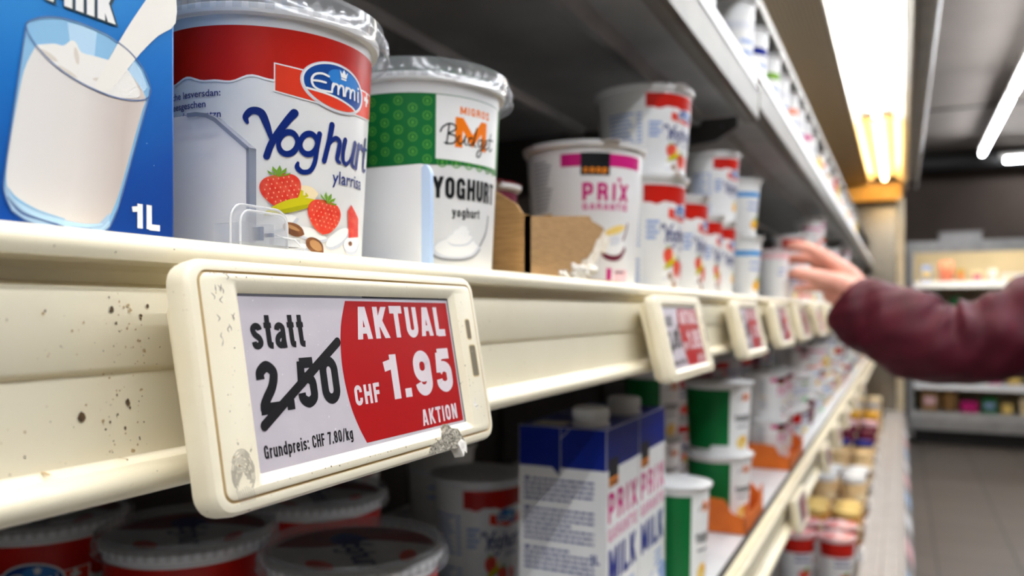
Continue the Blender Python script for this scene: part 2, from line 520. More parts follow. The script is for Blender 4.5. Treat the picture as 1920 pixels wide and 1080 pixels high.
GLYPH = {
    'A': (.54, [[(.09, 0), (.24, 1)], [(.45, 0), (.3, 1)], (.8, [(.15, .27), (.39, .27)])]),
    'K': (.54, [[(_l, 0), (_l, 1)], [(.13, .36), (.43, 1)], [(.22, .58), (.46, 0)]]),
    'T': (.5, [[(0, .91), (.5, .91)], [(.25, 0), (.25, .86)]]),
    'U': (.52, [[(_l, 1), (_l, .4)] + ring(_l, _r, _a, .9, 181, 359) + [(_r, .4), (_r, 1)]]),
    'L': (.46, [[(_l, 0), (_l, 1)], [(_l, .09), (.46, .09)]]),
    'I': (.2, [[(_l, 0), (_l, 1)]]),
    'O': (.52, [closed(_l, _r, _a, 1 - _a)]),
    'N': (.54, [[(_l, 0), (_l, 1)], [(.44, 0), (.44, 1)], [(.12, .97), (.42, .03)]]),
    'C': (.52, [[(_r, .64)] + ring(_l, _r, _a, 1 - _a, 0, 179) + ring(_l, _r, _a, 1 - _a, 181, 360) + [(_r, .36)]]),
    'H': (.54, [[(_l, 0), (_l, 1)], [(.44, 0), (.44, 1)], [(_l, .52), (.44, .52)]]),
    'F': (.44, [[(_l, 0), (_l, 1)], [(_l, .91), (.45, .91)], [(_l, .52), (.41, .52)]]),
    'E': (.46, [[(_l, 0), (_l, 1)], [(_l, .91), (.45, .91)], [(_l, .52), (.42, .52)], [(_l, .09), (.46, .09)]]),
    'G': (.54, [[(_r, .66)] + ring(_l, _r, _a, 1 - _a, 0, 179) + ring(_l, _r, _a, 1 - _a, 181, 360) + [(_r, .5)], [(.27, .45), (.51, .45)], (.6, [(.46, .45), (.46, 0)])]),
    'R': (.54, [[(_l, 0), (_l, 1)], [(_l, .91)] + ring(.1, .42, .49, .91, 90, -90, 12, .8) + [(_l, .49)], [(.28, .47), (.4, .4), (.43, .28), (.44, 0)]]),
    'P': (.5, [[(_l, 0), (_l, 1)], [(_l, .91)] + ring(.1, .42, .42, .91, 90, -90, 12, .8) + [(_l, .42)]]),
    'B': (.52, [[(_l, 0), (_l, 1)], [(_l, .91)] + ring(.1, .4, .52, .91, 90, -90, 12, .8) + [(_l, .52)], [(_l, .52)] + ring(.1, .43, .09, .52, 90, -90, 12, .8) + [(_l, .09)]]),
    'S': (.52, [esc(_l, _r, _a, 1 - _a)]),
    'M': (.7, [[(_l, 0), (_l, 1)], [(.6, 0), (.6, 1)], [(.13, .97), (.35, .1)], [(.57, .97), (.35, .1)]]),
    'X': (.54, [[(.06, 1), (.48, 0)], [(.48, 1), (.06, 0)]]),
    'Y': (.54, [[(.07, 1), (.27, .42)], [(.47, 1), (.27, .42)], [(.27, .46), (.27, 0)]]),
    '0': (.52, [closed(_l, _r, _a, 1 - _a)]),
    '1': (.36, [[(.27, 0), (.27, 1)], (.85, [(.02, .74), (.27, .8)])]),
    '2': (.52, [catmull([(.1, .66), (.11, .8), (.26, .905), (.4, .8), (.4, .66), (.33, .48), (.2, .3), (.12, .17), (.1, .05)], 5), [(.02, .09), (.51, .09)]]),
    '5': (.52, [[(.13, .91), (.48, .91)], [(.16, .95), (.12, .46)], catmull([(.12, .48), (.18, .57), (.28, .6), (.4, .52), (.42, .36), (.4, .18), (.26, .095), (.12, .18), (.1, .3)], 5)]),
    '7': (.5, [[(.02, .91), (.5, .91)], catmull([(.43, .9), (.3, .55), (.2, 0)], 5)]),
    '8': (.52, [closed(.11, .41, .52, .905), closed(_l, _r, .095, .53)]),
    '9': (.52, [closed(_l, _r, .42, .905), [(_r, .6), (_r, .4)] + ring(_l, _r, .095, .8, 0, -175, 14)]),
    '.': (.2, [[(.1, 0), (.1, .2)]]),
    ':': (.2, [[(.1, 0), (.1, .19)], [(.1, .52), (.1, .71)]]),
    '/': (.4, [(.8, [(.05, -.04), (.35, 1.03)])]),
    's': (.46, [esc(.09, .37, _a, _xh - _a)]),
    't': (.34, [[(.17, .95), (.17, .25)] + catmull([(.17, .25), (.19, .12), (.33, .085)], 4), (.85, [(0, .66), (.33, .66)])]),
    'a': (.48, [catmull([(.1, .52), (.13, .61), (.24, .65), (.36, .6), (.38, .48), (.38, .2), (.4, 0)], 5), catmull([(.38, .42), (.2, .36), (.1, .27), (.1, .16), (.19, .09), (.3, .12), (.38, .24)], 5)]),
    'r': (.34, [[(_l, 0), (_l, _xh)], catmull([(.1, .45), (.16, .6), (.25, .65), (.34, .64)], 4)]),
    'u': (.5, [[(_l, _xh), (_l, .3)] + ring(.1, .4, _a, .6, 181, 350, 12), [(.4, 0), (.4, _xh)]]),
    'n': (.5, _n),
    'h': (.5, _n + [[(_l, .6), (_l, 1)]]),
    'd': (.5, [closed(.1, .4, _a, _xh - _a), [(.4, 0), (.4, 1)]]),
    'p': (.5, [closed(.1, .4, _a, _xh - _a), [(.1, -.24), (.1, _xh)]]),
    'g': (.5, [closed(.1, .4, _a, _xh - _a), [(.4, _xh), (.4, .0)] + catmull([(.4, 0), (.36, -.13), (.24, -.17), (.11, -.12)], 5)]),
    'y': (.48, [[(.07, _xh), (.24, .08)], catmull([(.41, _xh), (.26, .1), (.2, -.1), (.05, -.16)], 5)]),
    'o': (.48, [closed(.1, .38, _a, _xh - _a)]),
    'e': (.48, [[(.1, .37), (.38, .37)], [(.38, .4)] + ring(.1, .38, _a, _xh - _a, 0, 179, 12) + ring(.1, .38, _a, _xh - _a, 181, 335, 12)]),
    'i': (.2, [[(_l, 0), (_l, _xh)], [(_l, .84), (_l, 1)]]),
    'l': (.2, [[(_l, 0), (_l, 1)]]),
    'k': (.48, [[(_l, 0), (_l, 1)], [(.13, .28), (.38, _xh)], [(.2, .42), (.41, 0)]]),
    'c': (.46, [[(.37, .48)] + ring(.1, .37, _a, _xh - _a, 0, 179, 12) + ring(.1, .37, _a, _xh - _a, 181, 360, 12)]),
}

# ---------------------------------------------------------------- prints on the packs (millimetres; x runs to the right, y up from the foot)
def script_yoghurt(mat, w=1.0):
    p = Print()
    def st(pts): p.stroke([(a, b, c * w) for a, b, c in pts], .2, mat, 0, smooth=6)
    st([(-3.68, 1.2, .12), (-3.74, 1.42, .22), (-3.52, 1.66, .27), (-3.2, 1.6, .29), (-3.02, 1.22, .26), (-2.9, .85, .2), (-2.83, .62, .16)])
    st([(-2.0, 1.7, .32), (-2.22, 1.42, .29), (-2.58, .88, .26), (-2.84, .4, .25), (-3.0, -.08, .25)])
    o = ell(-2.22, .5, .34, .44, 22, -18)
    st([(x, y, .17 + .07 * abs(math.sin(R(k * 16 - 20)))) for k, (x, y) in enumerate(o + o[:2])])
    o = ell(-1.42, .56, .33, .42, 22, -18)
    st([(x, y, .17 + .07 * abs(math.sin(R(k * 16 - 20)))) for k, (x, y) in enumerate(o + o[:2])])
    st([(-.98, 1.02, .22), (-1.08, .4, .2), (-1.16, -.15, .19), (-1.35, -.5, .19), (-1.66, -.58, .2), (-1.86, -.42, .2), (-1.84, -.24, .12)])
    st([(-.42, 1.48, .26), (-.52, .9, .23), (-.66, .3, .22), (-.74, -.02, .22)])
    st([(-.64, .42, .1), (-.45, .8, .16), (-.2, .98, .2), (0, .86, .22), (-.04, .5, .22), (-.1, .14, .2), (.06, .02, .12)])
    st([(.32, 1.0, .24), (.22, .5, .22), (.24, .14, .2), (.44, .03, .18), (.68, .25, .13), (.84, .6, .1)])
    st([(1.0, 1.0, .24), (.88, .5, .22), (.84, .12, .2), (1.02, 0, .12)])
    st([(1.34, 1.0, .24), (1.24, .5, .22), (1.16, 0, .22)])
    st([(1.22, .5, .1), (1.4, .86, .15), (1.6, 1.0, .22), (1.76, .88, .2)])
    st([(2.12, 1.4, .2), (2.0, .7, .22), (1.96, .2, .2), (2.1, .02, .17), (2.34, .12, .1)])
    st([(1.8, .94, .13), (2.1, .98, .15), (2.42, 1.02, .13)])
    return p

def script_budget(mat):
    p = Print()
    def st(pts): p.stroke(pts, .085, mat, 0, smooth=6)
    st([(.46, 1.05), (.4, .5), (.33, -.05)])
    st([(-.02, .62), (.1, .88), (.45, 1.1), (.8, 1.04), (.82, .8), (.45, .55), (.82, .46), (.88, .2), (.62, .0), (.22, .02)])
    st([(1.08, .5), (1.0, .18), (1.13, .02), (1.34, .2), (1.47, .52), (1.42, .15), (1.56, .02)])
    st([(1.98, .46), (1.76, .44), (1.65, .2), (1.78, .02), (2.0, .2), (2.16, .6), (2.27, 1.12), (2.12, .5), (2.08, .12), (2.24, .02)])
    st([(2.72, .46), (2.5, .44), (2.4, .2), (2.52, .04), (2.7, .24), (2.78, .52), (2.7, -.1), (2.56, -.48), (2.34, -.52), (2.4, -.24), (2.92, .1)])
    st([(2.95, .2), (3.2, .34), (3.16, .52), (3.01, .42), (2.99, .12), (3.15, .0), (3.36, .16)])
    st([(3.62, 1.0), (3.5, .4), (3.5, .06), (3.64, 0), (3.84, .18)])
    st([(3.3, .6), (3.6, .64), (3.92, .66)])
    return p

def script_emmi(mat):
    p = Print()
    def st(pts, w=.13): p.stroke(pts, w, mat, 0, smooth=6)
    st([(1.0, .98), (.6, 1.06), (.2, .92), (.02, .58), (.12, .2), (.45, .02), (.9, .02), (1.22, .05)])
    st([(.1, .52), (.45, .56), (.82, .55)])
    for x in (1.22, 2.16):
        st([(x, .05), (x + .04, .5), (x + .1, .62)])
        st([(x + .02, .3), (x + .18, .6), (x + .38, .58), (x + .42, .35), (x + .42, .03)])
        st([(x + .42, .3), (x + .56, .6), (x + .76, .58), (x + .8, .35), (x + .82, .03)])
    st([(3.3, .62), (3.3, .3), (3.34, .02)])
    p.poly(ell(3.3, .86, .085, .085, 12), mat, 0)
    return p

def berry(p, x, y, s, rot=0., lay=4):
    o = [(0, -.55), (.25, -.42), (.47, -.1), (.52, .2), (.36, .42), (0, .48), (-.36, .42), (-.52, .2), (-.47, -.1), (-.25, -.42)]
    c, sn = math.cos(R(rot)), math.sin(R(rot))
    T = lambda q: (x + (q[0] * 1.12 * c - q[1] * sn) * s, y + (q[0] * 1.12 * sn + q[1] * c) * s)
    p.poly([T(q) for q in catmull(o + [o[0]], 4)[:-1]], 'strawberry', lay)
    for i in range(7):
        for j in range(7):
            q = (-.40 + .13 * i + .065 * (j % 2), -.42 + .13 * j)
            if (q[0] / .46) ** 2 + ((q[1] - .02) / .44) ** 2 < 1:
                t = T(q)
                p.poly(ell(t[0], t[1], s * .017, s * .026, 8, rot), 'seed', lay + 1)
    for k in range(6):
        a = 90 + (k - 2.5) * 32
        q = [(.0, .4), (.22 * math.cos(R(a)) + .05, .42 + .22 * math.sin(R(a)) - .04), (.33 * math.cos(R(a)), .42 + .33 * math.sin(R(a))), (.22 * math.cos(R(a)) - .06, .42 + .2 * math.sin(R(a)))]
        p.poly([T(v) for v in q], 'leaf_green', lay + 1)

def pear_slice(p, x0, y0, x1, y1, w, m='pear', m2='pear_dark', lay=3):
    n = 14
    top, bot, mid = [], [], []
    for i in range(n + 1):
        t = i / n
        x, y = x0 + (x1 - x0) * t, y0 + (y1 - y0) * t
        k = math.sin(math.pi * min(1, t * .95 + .03)) ** .7
        top.append((x, y + w * k)); bot.append((x, y - w * .35 * k)); mid.append((x, y + w * .15 * k))
    p.strip(top, bot, m, lay)
    p.strip(mid, bot, m2, lay + 1)

def drop(p, x, y, rx, ry, rot, m, lay):
    o = [(1, 0), (.6, .75), (0, 1), (-.7, .7), (-1, 0), (-.7, -.75), (0, -1), (.6, -.75)]
    c, s = math.cos(R(rot)), math.sin(R(rot))
    p.poly([(x + a * rx * c - b * ry * s, y + a * rx * s + b * ry * c) for a, b in catmull(o + [o[0]], 5)[:-1]], m, lay)

def emmi_print(kind):
    """kind 'front' wraps right round, 'stack' starts at a seam with a table of small print left of it, 'peach' has a peach on it"""
    p = Print()
    x0, x1 = (-118, 60) if kind == 'front' else (-30, 52)
    xs = [x0 + i * (x1 - x0) / 90 for i in range(91)]
    wave = lambda x: (68.2 if kind == 'front' else 73.5) + 1.1 * math.sin((x + 40) * .23) + .5 * math.sin(x * .51 + 1)
    p.strip([(x, 88.4) for x in xs], [(x, wave(x)) for x in xs], 'pot_red', 1)
    p.strip([(x, wave(x) + .1) for x in xs], [(x, wave(x) - .7) for x in xs], 'ink_white', 2)
    base_, p = p, Print()
    # ribbon and oval badge
    rib = lambda x: .9 * math.cos((x + 4) * .06) * 2
    rx = [-27.5 + i * 55 / 30 for i in range(31)]
    up = lambda x: 72.6 + .0028 * (x + 2) ** 2 - 1.2 * (x > 0) * (x / 24)
    dn = lambda x: 61.6 + .0042 * (x + 2) ** 2 - 1.6 * (x > 0) * (x / 24)
    p.strip([(x, up(x) + .55) for x in rx], [(x, dn(x) - .55) for x in rx], 'ink_white', 3)
    rx = [-27 + i * 53.6 / 30 for i in range(31)]
    p.strip([(x, up(x)) for x in rx], [(x, dn(x)) for x in rx], 'ribbon_red', 4)
    p.rect(16.4, 69.2, 22, 71.0, 'ink_white', 5); p.rect(18.3, 67.2, 20.1, 73, 'ink_white', 5)
    p.poly(ell(-1.8, 69.4, 16.3, 9.9, 60, -4), 'pale_grey', 5)
    p.poly(ell(-1.8, 69.5, 15.7, 9.4, 60, -4), 'ink_white', 6)
    p.poly(ell(-1.8, 69.5, 15.0, 8.8, 60, -4), 'ovalblue', 7)
    p.poly(ell(1.5, 73.2, 8.5, 3.9, 40, -6), 'ovalblue_light', 8)
    c = ell(-1.8, 69.5, 15.0, 8.8, 30, -4, 205, 318)
    p.poly(c + catmull([(c[-1][0], c[-1][1]), (5.6, 63.6), (-4, 65.6), (c[0][0], c[0][1])], 6)[1:-1], 'ribbon_red', 8)
    p.stroke([(c[-1][0], c[-1][1]), (5.6, 63.6), (-4, 65.6), (c[0][0], c[0][1])], .8, 'ink_white', 9, smooth=6)
    p.art(script_emmi('ink_white'), -13.9, 66.8, 7.2, 6.4, lay=10)
    p.poly([(-.8, 74.2), (-1.6, 77), (-.4, 75.7), (.6, 77.6), (1.6, 75.7), (2.8, 77), (2.0, 74.2)], 'ink_white', 10)
    p.rect(-.8, 73.3, 2.0, 73.9, 'ink_white', 10)
    p.art(script_yoghurt('navy', 1.02), 0, 39.2, 10, lay=3)
    p.font('ylarrisa', -3.2, 30.6, 17.5, 5.2, 'navy', 3, .006)
    if kind == 'peach':
        drop(p, 2, 15, 10, 7.5, 20, 'peach', 3); drop(p, -4, 21, 6, 4, 40, 'peach_pale', 4); drop(p, 6, 24, 5, 2, 30, 'leaf_green', 5)
    else:
        # fruit, cream and nuts
        drop(p, -16, 24.5, 6.5, 3.6, 8, 'peach_pale', 2)
        pear_slice(p, -31, 15.6, -9.5, 21.6, 3.9, lay=8)
        pear_slice(p, -22, 23.6, -14, 24, 2.6, 'pear', 'pear', 2)
        berry(p, -24.5, 25.4, 13.4, 12, 5)
        berry(p, -6.6, 16.4, 13.6, -8, 11)
        p.poly([(8, 9), (6.5, 20), (9, 23), (16, 18), (17, 10)], 'strawberry', 4)
        for a in ((-26, 12, 9, 3.2, 18), (-12, 8.5, 8, 2.4, -12), (2, 8, 8, 3, 30), (12, 6, 7, 4, 10), (-20, 2.8, 10, 1.4, 4)):
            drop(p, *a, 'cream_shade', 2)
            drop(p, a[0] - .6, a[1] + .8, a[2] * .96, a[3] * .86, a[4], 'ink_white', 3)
        drop(p, -19.6, 10.3, 4.6, 2.5, -22, 'almond', 5); drop(p, -20.2, 11.1, 3.2, .7, -22, 'almond_light', 6)
        drop(p, -10.5, 4.3, 4.6, 2.9, -32, 'almond', 5); drop(p, -10.2, 4.4, 3.2, 1.8, -32, 'almond_light', 6)
        drop(p, 9.5, 6.6, 1.6, 1.0, 0, 'almond', 5)
    if kind == 'front':
        base_.items += p.items
    else:
        for vs, fs, m, la in p.items:
            base_.items.append(([(x * .74 + 14.4, (50 + (y - 50) * .8) if y > 30 or kind == 'peach' else y * 1.13) for x, y in vs], fs, m, la))
    p = base_
    if kind == 'front':
        for i, (t, a, b) in enumerate((('ache lesversdan:', -71, -46.5), ('eeesgeschen', -71, -52.5), ('orkerdangstentzn', -73, -46.5), ('vtadalk nur', -71, -51), ('fettarme milch', -73, -48))):
            p.font(t, a, 61.5 - i * 4.1, b, 2.6, 'text_blue', 3, .012)
        for i in range(7):
            p.rect(-70, 38 - i * 3.6, -50 - (i * 7 % 9), 39.4 - i * 3.6, 'text_blue_pale', 3)
        p.rect(-78, 73, -69, 75.4, 'ink_white', 3); p.rect(-78, 77, -69, 79.4, 'ink_white', 3)
    else:
        p.rect(-96, 0, -31, 88.4, 'ink_white', 1)
        for k in range(15):
            if k in (8, 9): continue
            w = 26 - (k * 5 % 7)
            p.rect(-66, 66 - k * 4.2, -66 + w, 68 - k * 4.2, 'text_blue_pale', 3)
            p.rect(-38, 66 - k * 4.2, -33, 68.0 - k * 4.2, 'text_blue_pale', 3)
        for k in range(4):
            p.rect(-27, 56 - k * 4.4, -15 - (k % 2) * 3, 58.6 - k * 4.4, 'text_blue_pale', 3)
    return p

def migros_print():
    p = Print()
    n = 120
    xs = [-138 + i * 276 / n for i in range(n + 1)]
    p.strip([(x, 93) for x in xs], [(x, 55.6 + .9 * math.cos(x * .06)) for x in xs], 'pot_green', 1)
    for i in range(-9, 1):
        for j in range(5):
            x, y = -29 + i * 7.4, 58.5 + j * 7.6 + (3.8 if i % 2 else 0)
            if y > 91: continue
            ring_(p, x, y)
    for x in (-21, -13, -5, 3, 11, 19): ring_(p, x, 57.4, 1.2)
    p.poly([(-24.6, 58.9), (0, 58.2), (19, 58.6), (22.6, 58.9), (22.6, 92.6), (0, 92.6), (-24.6, 92.6)], 'ink_white', 3)
    p.cond('MIGROS', -11.5, 83.6, 10, 4.1, 'logo_orange', 4, .17)
    p.poly([(-14, 65.8), (-14, 81.8), (-9.4, 81.8), (-3, 73.5), (3.4, 81.8), (8, 81.8), (8, 65.8), (3.6, 65.8), (3.6, 75), (-3, 66.5), (-9.6, 75), (-9.6, 65.8)], 'logo_orange', 4)
    p.art(script_budget('ink_black'), -22, 67.4, 9.6, 9.4, lay=6)
    p.cond('YOGHURT', -26, 38.2, 20, 11.4, 'ink_black', 3, .2)
    p.cond('yoghurt', -15, 28.6, 4.5, 5.2, 'ink_black', 3, .15)
    drop(p, -10.5, 11, 17.5, 6.2, 4, 'ink_grey', 3); drop(p, -10.2, 11.9, 17.0, 5.6, 4, 'pale_grey', 4)
    drop(p, -10.2, 12.6, 14.6, 5.2, 4, 'ink_white', 5)
    p.stroke([(6, 14), (12, 22), (14, 31)], 1.2, 'ink_grey', 3, smooth=5)
    for (a, b, rx, ry) in ((-9, 17, 8.6, 3.2), (-8.2, 20.2, 5.6, 2.4), (-7.4, 22.6, 3, 1.6)):
        drop(p, a, b - .7, rx, ry, 6, 'cream_shade', 6); drop(p, a - .3, b, rx, ry, 6, 'ink_white', 7)
    return p

def ring_(p, x, y, s=1.):
    o = ell(x, y, 2.1 * s, 2.1 * s, 16)
    p.stroke(o + o[:1], .5 * s, 'ring_green', 2, cap=False)
    p.poly([(x, y + 1.2 * s), (x + .8 * s, y - .1), (x + .4 * s, y - 1 * s), (x - .4 * s, y - 1 * s), (x - .8 * s, y - .1)], 'ring_green', 2)

def prix_print():
    p = Print()
    p.rect(-40, 98.2, 36, 108.8, 'magenta', 1)
    p.rect(-23.6, 90.8, 0.5, 109.4, 'ink_black', 2)
    p.cond('coop', -21.5, 93, -1.5, 5.6, 'coop_orange', 3, .2)
    p.cond('PRIX', -22.5, 70, 20, 14.6, 'magenta', 2, .19, .2)
    p.rect(8.2, 86.4, 11.6, 89.4, 'magenta', 2)
    p.cond('GARANTIE', -22.5, 62.4, 20, 5.2, 'magenta_soft', 2, .17)
    drop(p, 8, 46, 12, 3.2, 18, 'butter', 2)
    p.stroke([(12, 30), (19, 42), (22, 52)], 1.6, 'plum', 2, smooth=5)
    drop(p, 7, 30, 14, 10, 0, 'plum', 2); drop(p, 6.6, 33.5, 12.6, 8.6, 0, 'ink_white', 3); drop(p, 7, 37, 7, 4, 10, 'pale_grey', 4)
    p.rect(0, 4, 5, 14, 'magenta', 2); p.rect(8, 2, 24, 13, 'pink_pale', 2); p.rect(9, 10, 20, 11.4, 'ink_black', 3)
    for k in range(13):
        p.rect(-70, 103 - k * 3.3, -54 + (k * 5 % 6), 104.4 - k * 3.3, 'ink_grey', 2)
    p.rect(-68, 57, -50, 60, 'gold', 2)
    for k in range(8):
        p.rect(-68, 53 - k * 3.6, -52 + (k * 3 % 5), 54.4 - k * 3.6, 'ink_grey', 2)
    return p

def band_print(band, blob, line='text_blue_pale', y0=.72, y1=.8, lid_band=None):
    """a plain white pot: a colour band, rows of small print and a spot of fruit; in per cent of 100"""
    p = Print()
    p.rect(-60, y0 * 100, 60, y1 * 100, band, 1)
    for k in range(2):
        p.rect(-22, 58 - k * 11, 14 + k * 6, 62 - k * 11, line, 1)
    drop(p, 4, 22, 17, 10, 8, blob, 1)
    drop(p, 8, 32, 8, 4, 30, 'leaf_green', 2)
    if lid_band: p.rect(-60, 90, 60, 97, lid_band, 1)
    return p

def held_print():
    p = Print()
    p.rect(-80, 84, 80, 96, 'pink_pale', 1)
    drop(p, 22, 83, 6, 6, 0, 'pot_red', 2)
    for x, y, w in ((-20, 60, 22), (14, 55, 22), (-24, 50, 18), (10, 72, 14)):
        p.rect(x, y, x + w, y + 4, 'text_blue_pale', 1)
    drop(p, 26, 38, 6, 4, 0, 'ovalblue_light', 1); drop(p, 30, 14, 8, 9, 0, 'pink_pale', 1)
    return p

def green_print():
    """green wrap with a white front panel"""
    p = Print()
    xs = [-150 + i * 5 for i in range(29)]
    p.strip([(x, 88) for x in xs], [(x, 6 + (6 if x > -40 else 0)) for x in xs], 'pot_green', 1)
    p.rect(-10, 0, 62, 93, 'ink_white', 2)
    p.cond('M', 10, 72, 26, 11, 'logo_orange', 3); p.stroke([(2, 74), (10, 79), (18, 75), (30, 78)], 1.2, 'ink_black', 4, smooth=4)
    p.cond('YOGHURT', -2, 44, 34, 9, 'ink_black', 3, .2); p.rect(2, 36, 28, 38.5, 'ink_grey', 3)
    drop(p, 14, 16, 12, 9, 10, 'butter', 3); drop(p, 18, 20, 6, 4, 0, 'peach', 4)
    return p

# ---------------------------------------------------------------- the case, the shelves and the room
def xz(u, v, w): return (u, w, v)          # outline in x-z, pushed along y
def yz(u, v, w): return (w, u, v)          # outline in y-z, pushed along x
def xy(u, v, w): return (u, v, w)

def arc(cx, cz, r, a0, a1, n=5):
    return [(cx + r * math.cos(R(a0 + (a1 - a0) * i / n)), cz + r * math.sin(R(a0 + (a1 - a0) * i / n))) for i in range(n + 1)]

YS = 6.18
Y0, Y1 = -2.30, 6.22                        # ends of the run

def room():
    b = MB(); b.box((-3.2, -4, -1.25), (4.2, 9.2, -1.15), 'floor_tile')
    structure(b.build('floor'))
    b = MB(); b.box((-3.2, -4, 1.56), (4.2, 9.2, 1.66), 'ceiling_paint')
    structure(b.build('ceiling'))
    b = MB(); b.box((-3.2, 9.1, -1.15), (4.2, 9.2, 1.56), 'wall_dark')
    structure(b.build('wall_back'))
    b = MB(); b.box((-3.2, -4.1, -1.15), (4.2, -4, 1.56), 'wall_pale')
    structure(b.build('wall_front'))
    b = MB(); b.box((4.1, -4, -1.15), (4.2, 9.2, 1.56), 'wall_pale')
    structure(b.build('wall_right'))
    b = MB(); b.box((-3.2, -4, -1.15), (-3.1, 9.2, 1.56), 'wall_dark')
    structure(b.build('wall_left'))
    b = MB()
    b.box((-3, 7.0, 1.545), (4.1, 7.02, 1.56), 'metal_dark')
    structure(b.build('trim_1'))
    b = MB(); b.tube([(-1.0, 8.7, 1.42), (4.1, 8.7, 1.42)], .085, 'black_rubber', 16)
    tag(b.build('ventilation_duct'), 'dark duct running under the ceiling along the back wall', 'duct')

def floor_mats():
    m, nt, b = node_mat('floor_tile')
    N, L = nt.nodes, nt.links
    tc = N.new('ShaderNodeTexCoord')
    mp = N.new('ShaderNodeMapping')
    mp.inputs['Location'].default_value = (.187, .1, 0)
    L.new(tc.outputs['Object'], mp.inputs['Vector'])
    br = N.new('ShaderNodeTexBrick')
    br.offset = 0.
    br.inputs['Scale'].default_value = 1.0
    br.inputs['Brick Width'].default_value = .333
    br.inputs['Row Height'].default_value = .333
    br.inputs['Mortar Size'].default_value = .006
    br.inputs['Color1'].default_value = lin('#5f5751'); br.inputs['Color2'].default_value = lin('#59514b'); br.inputs['Mortar'].default_value = lin('#3a3430')
    L.new(mp.outputs[0], br.inputs['Vector'])
    L.new(br.outputs['Color'], b.inputs['Base Color'])
    b.inputs['Roughness'].default_value = .42
    MATS['floor_tile'] = m
    pm('ceiling_paint', '#736a62', .9, col2='#6d645c', scale=3)
    pm('wall_dark', '#4a3e36', .85, col2='#433830', scale=3)
    pm('wall_pale', '#938d85', .9, col2='#8a847c', scale=3)
    # perforated canopy sheet: rows of small holes
    m, nt, b = node_mat('perforated')
    N, L = nt.nodes, nt.links
    tc = N.new('ShaderNodeTexCoord')
    wv = N.new('ShaderNodeTexWave'); wv.wave_type = 'BANDS'; wv.bands_direction = 'Y'; wv.inputs['Scale'].default_value = 26
    w2 = N.new('ShaderNodeTexWave'); w2.wave_type = 'BANDS'; w2.bands_direction = 'X'; w2.inputs['Scale'].default_value = 26
    L.new(tc.outputs['Object'], wv.inputs['Vector']); L.new(tc.outputs['Object'], w2.inputs['Vector'])
    ml = N.new('ShaderNodeMath'); ml.operation = 'MULTIPLY'
    L.new(wv.outputs['Fac'], ml.inputs[0]); L.new(w2.outputs['Fac'], ml.inputs[1])
    rp = N.new('ShaderNodeValToRGB')
    rp.color_ramp.elements[0].position = .25; rp.color_ramp.elements[1].position = .6
    rp.color_ramp.elements[0].color = lin('#8d7d65'); rp.color_ramp.elements[1].color = lin('#3c342a')
    L.new(ml.outputs[0], rp.inputs['Fac']); L.new(rp.outputs['Color'], b.inputs['Base Color'])
    b.inputs['Roughness'].default_value = .4; b.inputs['Metallic'].default_value = .3
    MATS['perforated'] = m
    pm('reflector', '#f3f1ea', .3, col2='#e9e6dc', scale=10)
    pm('reflector_warm', '#f7deb0', .35, col2='#f2d49e', scale=10)
    pm('amber_panel', '#e6b866', .4, .0, col2='#d8a54e', scale=12)
    # clear grey glass end with a soft reflection
    pm('end_glass', '#8f8a80', .22, .75, col2='#858076', scale=3)

def display_case():
    t = thing('refrigerated_display_case', 'long open refrigerated display case with lit canopy and grey tub', 'display case', (0, 0, 0))
    b = MB(); b.box((-.74, Y0, -.72), (-.70, Y1, .98), 'liner_dark')
    for k in range(15):
        y = Y0 + .2 + k * .58
        b.box((-.70, y, -.70), (-.69, y + .035, .86), 'metal_dark')
    b.build('back_panel', t)
    # tub with a ribbed ledge and a sloping ticket strip
    b = MB()
    prof = [(-.70, -.74), (-.105, -.74), (-.105, -.70), (-.10, -.695), (-.075, -.695), (-.072, -.70), (-.05, -.70), (-.047, -.695), (-.025, -.695), (-.022, -.70), (-.004, -.70), (0, -.693), (.010, -.693), (.03, -.74), (.03, -1.05), (-.02, -1.06), (-.02, -1.15), (-.74, -1.15), (-.74, -.74)]
    b.ext(prof, xz, Y0, Y1, 'grey_plastic')
    b.build('base_tub', t, sharp=30)
    b = MB(); b.box((.0305, Y0, -1.02), (.036, Y1, -.78), 'grey_plastic_dark'); b.build('kick_panel', t)
    # canopy
    b = MB()
    b.ext([(-.74, .98), (-.74, .86), (-.36, .86), (-.34, .868), (-.205, .868), (-.2, .872), (-.2, .98)], xz, Y0, Y1, 'perforated')
    b.build('canopy_ceiling', t, sharp=30)
    b = MB()
    ysp = 4.05
    prof = [(-.2, .93), (-.2, .868), (-.192, .866), (-.17, .905), (-.03, .905), (.008, .866), (.016, .868), (.016, .93)]
    b.ext(prof, xz, Y0, ysp, 'reflector')
    b.ext(prof, xz, ysp, Y1, 'reflector_warm')
    b.build('lamp_trough', t, sharp=30)
    b = MB()
    b.ext([(.016, .98), (.016, .855), (.03, .845), (.045, .86), (.045, .9), (.085, .9), (.085, .85), (.095, .845), (.10, .86), (.10, .98)], xz, Y0, Y1, 'metal_grey')
    b.build('canopy_fascia', t, sharp=30)
    b = MB(); b.box((-.74, Y0, .98), (.10, Y1, 1.0), 'metal_grey'); b.build('canopy_roof', t)
    # far end: amber lit drop panel above a glass end
    b = MB(); b.box((-.60, 5.98, .752), (.0, 6.0, .862), 'amber_panel'); b.build('drop_panel', t)
    b = MB(); b.box((-.70, 6.20, -.70), (-.03, 6.22, .86), 'end_glass'); b.build('end_panel', t)
    b = MB(); b.box((-.03, 6.18, -.70), (.02, 6.24, .90), 'case_post'); b.build('end_post', t, bevel=.006)
    return t

